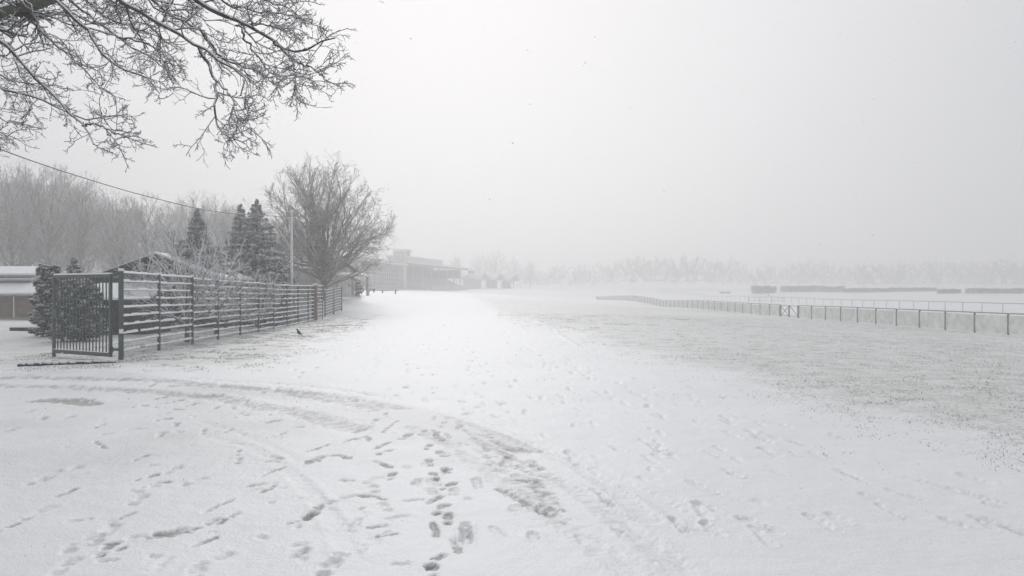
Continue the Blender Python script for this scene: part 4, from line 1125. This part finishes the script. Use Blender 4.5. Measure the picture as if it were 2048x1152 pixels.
# ------------------------------------------------------------------ racecourse fences on the right
def canvas_fence(name, d0, d1, label):
    xs = lambda y: 24.2-(y-38)*0.0078
    n = int(round((d1-d0)/2.7))
    ys = np.linspace(d0, d1, n+1)
    o = np.array([xs(d0), d0, gzf(xs(d0), d0)]); e = empty(name, o)
    pm = MB().box(-0.038, 0.038, -0.038, 0.038, -0.3, 1.02).mesh('post'); pm.materials.append(M_post)
    for k, y in enumerate(ys):
        x = xs(y); z = gzf(x, y)
        ob = link(bpy.data.objects.new('post', pm), e); ob.location = np.array([x, y, z])-o
        if k < n:
            y2 = ys[k+1]; x2 = xs(y2); z2 = gzf(x2, y2)
            a = np.array([x, y, z])-o; b = np.array([x2, y2, z2])-o
            t = (b-a)/np.linalg.norm(b-a)
            m = MB(); sg = random.uniform(-0.012, 0.012); m.bar(a+t*0.042+[0.0,0,0.50+sg], b-t*0.042+[0.0,0,0.50-sg], 0.012, 0.88)
            m.build('panel', [M_panel], e)
            m = MB(); m.bar(a+t*0.002+[0,0,1.045], b-t*0.002+[0,0,1.045], 0.10, 0.045)
            s_ = random.uniform(0.0, 0.2)
            m.bar(a+t*s_+[0.02,0,1.083], b-t*random.uniform(0, 0.2)+[0.02,0,1.083], 0.06, 0.014, 1)
            m.build('rail', [M_post, M_snow], e)
    tag(e, label, 'fence')
    return e
canvas_fence('canvas_fence', 29.7, 64.8, 'pale panelled course fence on the near side of the field gate')
canvas_fence('canvas_fence', 69.3, 207.0, 'pale panelled course fence running off past the field gate into haze')
gx_, gy_ = 24.2-(66-38)*0.0078, 64.95
e = empty('field_gate', (gx_, gy_, gzf(gx_, gy_)))
for y0 in (0.1, 2.2):
    g0, g1 = (0,y0,0), (0,y0+1.95,0)
    lf = MB(); 
    for z in (0.12, 0.98): lf.bar((0,y0,z),(0,y0+1.95,z),0.05,0.05)
    lf.build('gate_frame', [M_post], e)
    for yy in (y0, y0+1.95): MB().box(-0.035, 0.035, yy-0.035, yy+0.035, 0.0, 1.03).build('stile', [M_post], e)
    a, b = ((0.03,y0+0.05,0.14),(0.03,y0+1.9,0.95)) if y0 < 1 else ((0.03,y0+1.9,0.14),(0.03,y0+0.05,0.95))
    MB().bar(a, b, 0.04, 0.05).build('brace', [M_post], e)
    if y0 > 1: MB().bar((-0.03,y0+0.05,0.14),(-0.03,y0+1.9,0.95),0.04,0.05).build('brace', [M_post], e)
tag(e, 'open braced field gate in the gap of the pale course fence', 'gate')
# inner running rail
o = np.array([57.0, 74.0, gzf(57, 74)]); e = empty('running_rail', o)
pm = MB().tube([(0,0,-0.3),(0,0,1.05)], 0.045, 8).mesh('post'); pm.materials.append(M_plast)
for k in range(58):
    y = 74+4*k; z = gzf(57, y)
    ob = link(bpy.data.objects.new('post', pm), e); ob.location = np.array([57.0, y, z])-o
    a = np.array([57.0, y, z+1.08])-o; b = np.array([57.0, y+4, gzf(57, y+4)+1.08])-o
    m = MB(); m.bar(a, b-(b-a)*0.001, 0.13, 0.09); m.bar(a+[0,0,0.052], b+[0,0,0.052], 0.07, 0.012, 1); m.build('rail', [M_plast, M_snow], e)
tag(e, 'thin pale running rail on posts far across the snowy track', 'rail')
# crossing rails
c_ = P(1600, 596, 150)
e = empty('crossing_barrier', (c_[0]-4, 158, gzf(c_[0]-4, 158)))
for z in (0.45, 1.05): m = MB(); m.bar((-3.5,0,z),(3.5,0,z),0.08,0.08); m.build('rail', [M_plast], e)
for x in (-3.5, -1.2, 1.2, 3.5): MB().box(x-0.05, x+0.05, 0.05, 0.15, -0.2, 1.15).build('post', [M_plast], e)
tag(e, 'short crossing barrier of two rails behind the running rail', 'barrier')

# hedges (brush fences)
def hedge(pa, pb, pt, pbm, d, label, thick=2.0, seed=1):
    g = np.random.default_rng(seed)
    a, b = P(pa, pbm, d), P(pb, pbm, d); W = b[0]-a[0]; zg = gzf((a[0]+b[0])/2, d)
    H = (pbm-pt)/F*d
    e = empty('brush_hedge', ((a[0]+b[0])/2, d, zg))
    n = int(W*H*70)+1500
    p = np.stack([g.uniform(-W/2, W/2, n), g.uniform(-thick/2, thick/2, n), H*g.random(n)**0.8], -1)
    nk = int(W*0.8)+6; p[:,2] *= 0.72+0.30*np.interp(p[:,0], np.linspace(-W/2, W/2, nk), g.random(nk))+0.1*g.random(n)**3
    D = g.normal(size=(n,3))*0.6+np.array([0,0,0.6]); D /= np.linalg.norm(D, axis=1, keepdims=True)
    Wd = np.cross(D, g.normal(size=(n,3))); Wd /= np.linalg.norm(Wd, axis=1, keepdims=True)
    l = g.uniform(0.15, 0.32, (n,1)); w = g.uniform(0.05, 0.11, (n,1))
    v = np.stack([p-D*l, p+Wd*w, p+D*l, p-Wd*w], 1).reshape(-1,3); v[:,2] = np.maximum(v[:,2], -0.05)
    obj('foliage', np_mesh('foliage', v, [np.arange(n*4).reshape(-1,4)]), M_hedge, e)
    m = MB()
    for k in range(int(W/1.5)+1):
        x = -W/2+0.3+k*1.5
        if x < W/2: m.tube([(x,0,-0.2),(x+g.normal()*0.1,0,H*0.75)], [0.06,0.03], 5)
    m.build('stem', [M_bark], e)
    # broken snow cover on top
    m2 = int(W*5); q = np.stack([g.uniform(-W/2, W/2, m2), g.uniform(-thick*0.45, thick*0.45, m2), H*0.97+g.normal(size=m2)*0.05], -1)
    s = g.uniform(0.12, 0.4, (m2,1)); t = np.tile(np.array([[1,0,0]]), (m2,1)); u = np.tile(np.array([[0,1,0]]), (m2,1)); up = np.array([[0,0,0.12]])
    v = np.stack([q-t*s, q+u*s*0.7, q+t*s, q-u*s*0.7, q+up], 1).reshape(-1,3); k = np.arange(m2*5).reshape(-1,5)
    f = np.vstack([k[:,c] for c in ([0,1,4],[1,2,4],[2,3,4],[3,0,4])])
    obj('snow', np_mesh('snow', v, [f]), M_snow, e)
    tag(e, label, 'hedge')
hedge(1504, 1551, 570, 585, 238, 'tall square brush hedge at the free end of the hedge row', 3, 1)
hedge(1562, 1690, 571, 584, 243, 'long brush hedge next after the square one', 2.5, 2)
hedge(1690, 1778, 576, 585, 236, 'low brush hedge closing up to the long one', 2, 3)
hedge(1779, 1872, 574, 582, 232, 'brush hedge with a level snowy top in the middle of the row', 2, 4)
hedge(1877, 1919, 578, 587, 205, 'short low brush hedge standing apart between two gaps', 2, 5)
hedge(1932, 2190, 576, 587, 200, 'very long brush hedge running on along the infield', 2, 6)
hedge(1440, 1460, 578, 582, 300, 'tiny far hedge tuft away from the hedge row', 1.5, 7)

# course marker post and jump wing, far out
c_ = P(1270, 588, 190); e = empty('marker_post', (c_[0], c_[1], gzf(c_[0], c_[1])))
MB().box(-0.09, 0.09, -0.09, 0.09, -0.2, 1.3).build('post', [M_plast], e); MB().box(-0.35, 0.35, -0.12, -0.095, 0.75, 1.35).build('board', [M_fascia], e)
tag(e, 'small marker post standing alone beyond the pale course fence', 'marker')
c_ = P(1222, 585, 215); e = empty('hurdle', (c_[0], c_[1], gzf(c_[0], c_[1])))
for x in (-4, -2, 0, 2, 4): MB().box(x-0.06, x+0.06, -0.06, 0.06, -0.2, 1.2).build('post', [M_plast], e)
MB().box(-4, 4, 0.062, 0.1, 0.35, 1.0).build('board', [M_fascia], e)
tag(e, 'pale low hurdle on posts beyond the end of the course fence', 'hurdle')

# ------------------------------------------------------------------ birds
def bird(name, loc, rz, s, label, pitch=0.5):
    e = empty(name, loc, rz); e.scale = (s, s, s)
    cp, sp_ = math.cos(pitch), math.sin(pitch)
    R_ = lambda x, z: (x*cp-z*sp_, z*cp+x*sp_)
    prof = [(-0.135,0.0,0.004,0.014),(-0.10,0.0,0.007,0.022),(-0.06,0.0,0.018,0.026),(-0.03,0.0,0.034,0.036),(0.0,0.0,0.043,0.042),(0.035,0.002,0.040,0.040),(0.062,0.014,0.028,0.028),(0.078,0.026,0.024,0.023),(0.096,0.030,0.021,0.020),(0.110,0.029,0.012,0.012),(0.115,0.028,0.005,0.005)]
    v, f = [], []; n = 10
    for x, z, rz_, ry in prof:
        for k in range(n):
            a = 2*math.pi*k/n; xx, zz = R_(x, z+rz_*math.sin(a)); v.append((xx, ry*math.cos(a), zz+0.085))
    for i in range(len(prof)-1):
        for k in range(n): f.append((i*n+k, i*n+(k+1) % n, (i+1)*n+(k+1) % n, (i+1)*n+k))
    f.append(tuple(range(n))); f.append(tuple((len(prof)-1)*n+k for k in range(n))[::-1])
    m = MB(); m.poly(v, f); m.build('body', [M_bird], e, True)
    hx, hz = R_(0.112, 0.028); tx, tz = R_(0.142, 0.018)
    MB().tube([(hx,0,hz+0.085),(tx,0,tz+0.085)], [0.006, 0.0015], 6).build('beak', [M_beak], e)
    for s_ in (-1, 1):
        MB().tube([(0.0, s_*0.016, 0.06),(0.008, s_*0.017, 0.03),(0.0, s_*0.018, 0.0),(0.03, s_*0.018, 0.002)], [0.006,0.004,0.003,0.002], 6).build('leg', [M_beak], e)
        w_ = []
        for x, z, yy, h_ in ((0.045,0.006,0.040,0.02),(0.0,0.006,0.046,0.03),(-0.05,0.004,0.036,0.02),(-0.10,0.0,0.018,0.006)):
            for dz in (-h_, h_):
                xx, zz = R_(x, z+dz*0.8); w_.append((xx, s_*(yy+0.002-abs(dz)*0.25), zz+0.085))
        MB().poly(w_, [(0,1,3,2),(2,3,5,4),(4,5,7,6)]).build('wing', [M_bird], e)
    return tag(e, label, 'bird')
bx_, by_ = G(598, 675)
bird('blackbird', (bx_, by_, gzf(bx_, by_)+0.01), math.radians(200), 1.3, 'small black bird sitting in the snow beside the wire fence', 0.75)
yb = 57*F/(1537-CX)
bird('crow', (57.0, yb, gzf(57, yb)+1.13), math.radians(25), 2.2, 'dark crow perched on the thin running rail', 0.7)

# ------------------------------------------------------------------ woods
protos = [fan_tree(16.0, 4.6+0.5*k, 9.0-0.8*k, 23, 50+k, z0=(1.2, 10.0), lv=(8, 7, 4), rmin=0.017, r0=0.24, mats=(M_wood, M_wood), lead=0.8, emin=-0.92, kr=0.45, trop=0.03, wig=0.024)[:2] for k in range(3)]
prof_x = [-80, 0, 50, 110, 180, 240, 300, 400, 460, 520, 580, 680]
prof_y = [325, 318, 322, 325, 355, 372, 380, 382, 386, 400, 430, 470]
i = 0
rw = random.Random(5)
lab_w = 'snow-dusted bare tree in the hazy wood behind the sheds'
for row, (d0, nn, dh) in enumerate(((88, 10, 0), (108, 12, 6), (130, 13, 4))):
    for k in range(nn):
        px = -110+(k+0.5+rw.uniform(-0.3, 0.3))*(760/nn); d = d0+rw.uniform(-5, 5)
        x = (px-CX)/F*d; z = gzf(x, d)
        top = np.interp(px, prof_x, prof_y)+rw.uniform(-2, 26)+dh*rw.random()
        sc_ = (P(px, top, d)[2]-z)/15.6
        tm, cm = protos[i % 3]; i += 1
        plant('wood_tree', tm, cm, (x, d, z-0.1), rw.uniform(0, 6.28), (sc_*1.1, sc_*1.1, sc_), lab_w, 'tree', 'bare trees of the wood behind the sheds')
g = np.random.default_rng(8); n = 900
d_ = g.uniform(84, 135, n); px_ = g.uniform(-140, 660, n); x_ = (px_-CX)/F*d_; z_ = gz(x_, d_)
L_ = g.uniform(1.5, 6.0, n)
D = g.normal(size=(n,3))*0.22+np.array([0,0,1.0]); D /= np.linalg.norm(D, axis=1, keepdims=True)
st_ = np.stack([x_, d_, z_-0.1], -1); tt = np.linspace(0, 1, 4)[None,:,None]
S_ = st_[:,None]+D[:,None]*L_[:,None,None]*tt; R_ = np.linspace(0.022, 0.010, 4)[None]*np.ones((n,1))
a1, b1 = grow(S_, R_, 6, 4, 38, 14, 0.45, t0=0.15, trop=0.05, jit=0.15, rmin=0.011, rk=0.8, taper=0.7)
v, f = join_tubes([(S_, R_, 3), (a1, b1, 3)])
tag(obj('undergrowth', np_mesh('undergrowth', v, f, smooth=True), M_wood), 'dense bare undergrowth between the trunks of the hazy wood', 'undergrowth', kind='stuff')
# trees behind the stands
for px, top, d, k, lb_ in ((912, 508, 330, 0, 'bare tree fading in haze right behind the open grandstand'), (885, 520, 335, 1, 'smaller hazy bare tree behind the roof of the open grandstand'), (960, 505, 355, 2, 'faint bare tree behind the round pavilion'), (992, 498, 360, 2, 'tallest faint tree behind the tents'), (1028, 512, 375, 1, 'faint spreading tree past the end of the tents'), (1060, 518, 390, 0, 'very faint tree where the distant wood begins')):
    x = (px-CX)/F*d; z = gzf(x, d); s_ = (P(px, top, d)[2]-z)/15.6; tm, cm = protos[k % 3]
    plant('hazy_tree', tm, cm, (x, d, z-0.2), k*1.7, (s_, s_, s_), lb_, 'tree', 'hazy trees behind the stands')
# far wood on the other side of the course: one mass
keep = rng; rng = np.random.default_rng(77)
low_t, low_c, low_lev = fan_tree(20, 6.5, 9.5, 8, 91, z0=(2, 11), lv=(5, 5, 0), rmin=0.15, r0=0.4, mats=(M_far, M_far), emin=-0.85, kr=0.5)
vv, ff, oo = [], [], 0
cv, cf = join_tubes([(a[:,::2], b[:,::2], 3) for a, b, _ in low_lev]); cf = cf[0]
top_x = [1040, 1100, 1180, 1230, 1255, 1300, 1330, 1370, 1400, 1460, 1500, 1540, 1600, 1700, 1800, 1900, 2048, 2300]
top_y = [530, 527, 524, 512, 502, 503, 512, 504, 502, 512, 528, 520, 514, 518, 520, 514, 512, 512]
for k in range(110):
    px = 1050+k*1260/110+rng.uniform(-6, 6); d = rng.uniform(400, 520)
    x = (px-CX)/F*d; z = gzf(x, d); top = np.interp(px, top_x, top_y)+rng.uniform(-4, 12)
    s_ = (P(px, top, d)[2]-z)/19.5; a = rng.uniform(0, 6.28)
    v = cv.copy()*s_*np.array([1.2, 1.2, 1]); v = np.stack([v[:,0]*math.cos(a)-v[:,1]*math.sin(a), v[:,0]*math.sin(a)+v[:,1]*math.cos(a), v[:,2]], -1)+np.array([x, d, z])
    vv.append(v); ff.append(cf+oo); oo += len(v)
rng = keep
tag(obj('distant_wood', np_mesh('distant_wood', np.vstack(vv), [np.vstack(ff)], smooth=True), M_far), 'distant wood across the racecourse dissolving in the haze', 'wood', kind='stuff')

# ------------------------------------------------------------------ falling snow
M_flake = bpy.data.materials.new('snowflake'); M_flake.use_nodes = True
fn = M_flake.node_tree; fn.nodes.clear()
fo = fn.nodes.new('ShaderNodeOutputMaterial'); fm = fn.nodes.new('ShaderNodeMixShader'); fd = fn.nodes.new('ShaderNodeBsdfDiffuse'); ft = fn.nodes.new('ShaderNodeBsdfTranslucent')
fnz = fn.nodes.new('ShaderNodeTexNoise'); fnz.inputs['Scale'].default_value = 90.0
fcr = fn.nodes.new('ShaderNodeMapRange'); fcr.inputs['To Min'].default_value = 0.80; fcr.inputs['To Max'].default_value = 0.95
fn.links.new(fnz.outputs['Fac'], fcr.inputs['Value'])
for n_ in (fd, ft): fn.links.new(fcr.outputs[0], n_.inputs['Color'])
fm.inputs['Fac'].default_value = 0.5
fn.links.new(fd.outputs[0], fm.inputs[1]); fn.links.new(ft.outputs[0], fm.inputs[2]); fn.links.new(fm.outputs[0], fo.inputs['Surface'])
n = 5200
g = np.random.default_rng(3)
y = 3.2+g.random(n)**1.3*45; x = (g.random(n)*2-1)*(y*0.75+1.5); z = g.random(n)*(1.2+y*0.55)
s = (g.uniform(0.0016, 0.0042, n)*(0.75+np.minimum(y, 30)/28))[:,None]
c = np.stack([x, y, z], -1); ok = z > 0.25; c = c[ok]; s = s[ok]; n = len(c)
ax = g.normal(size=(n,3)); ax /= np.linalg.norm(ax, axis=1, keepdims=True)
bx3 = np.cross(ax, g.normal(size=(n,3))); bx3 /= np.linalg.norm(bx3, axis=1, keepdims=True); cx3 = np.cross(ax, bx3)
v = np.stack([c+ax*s*1.5, c-ax*s*1.5, c+bx3*s, c-bx3*s, c+cx3*s, c-cx3*s], 1).reshape(-1,3)
k = np.arange(n*6).reshape(-1,6)
f = np.vstack([k[:,q] for q in ([0,2,4],[0,4,3],[0,3,5],[0,5,2],[1,4,2],[1,3,4],[1,5,3],[1,2,5])])
tag(obj('falling_snow', np_mesh('falling_snow', v, [f], smooth=True), M_flake), 'snowflakes drifting down through the air', 'snowflakes', kind='stuff')

# ------------------------------------------------------------------ haze
hb = MB().box(-1560, 1560, -1560, 1560, -6.0, 46.0).build('haze', [bpy.data.materials.new('haze')])
hm = hb.data.materials[0]; hm.use_nodes = True
hm.node_tree.nodes.clear()
out = hm.node_tree.nodes.new('ShaderNodeOutputMaterial'); pv = hm.node_tree.nodes.new('ShaderNodeVolumePrincipled')
pv.inputs['Color'].default_value = (0.84, 0.84, 0.845, 1); pv.inputs['Density'].default_value = HAZE_DENSITY; pv.inputs['Anisotropy'].default_value = 0.55
hm.node_tree.links.new(pv.outputs[0], out.inputs['Volume'])
tag(hb, 'pale haze of falling snow filling the air', 'haze', kind='stuff')
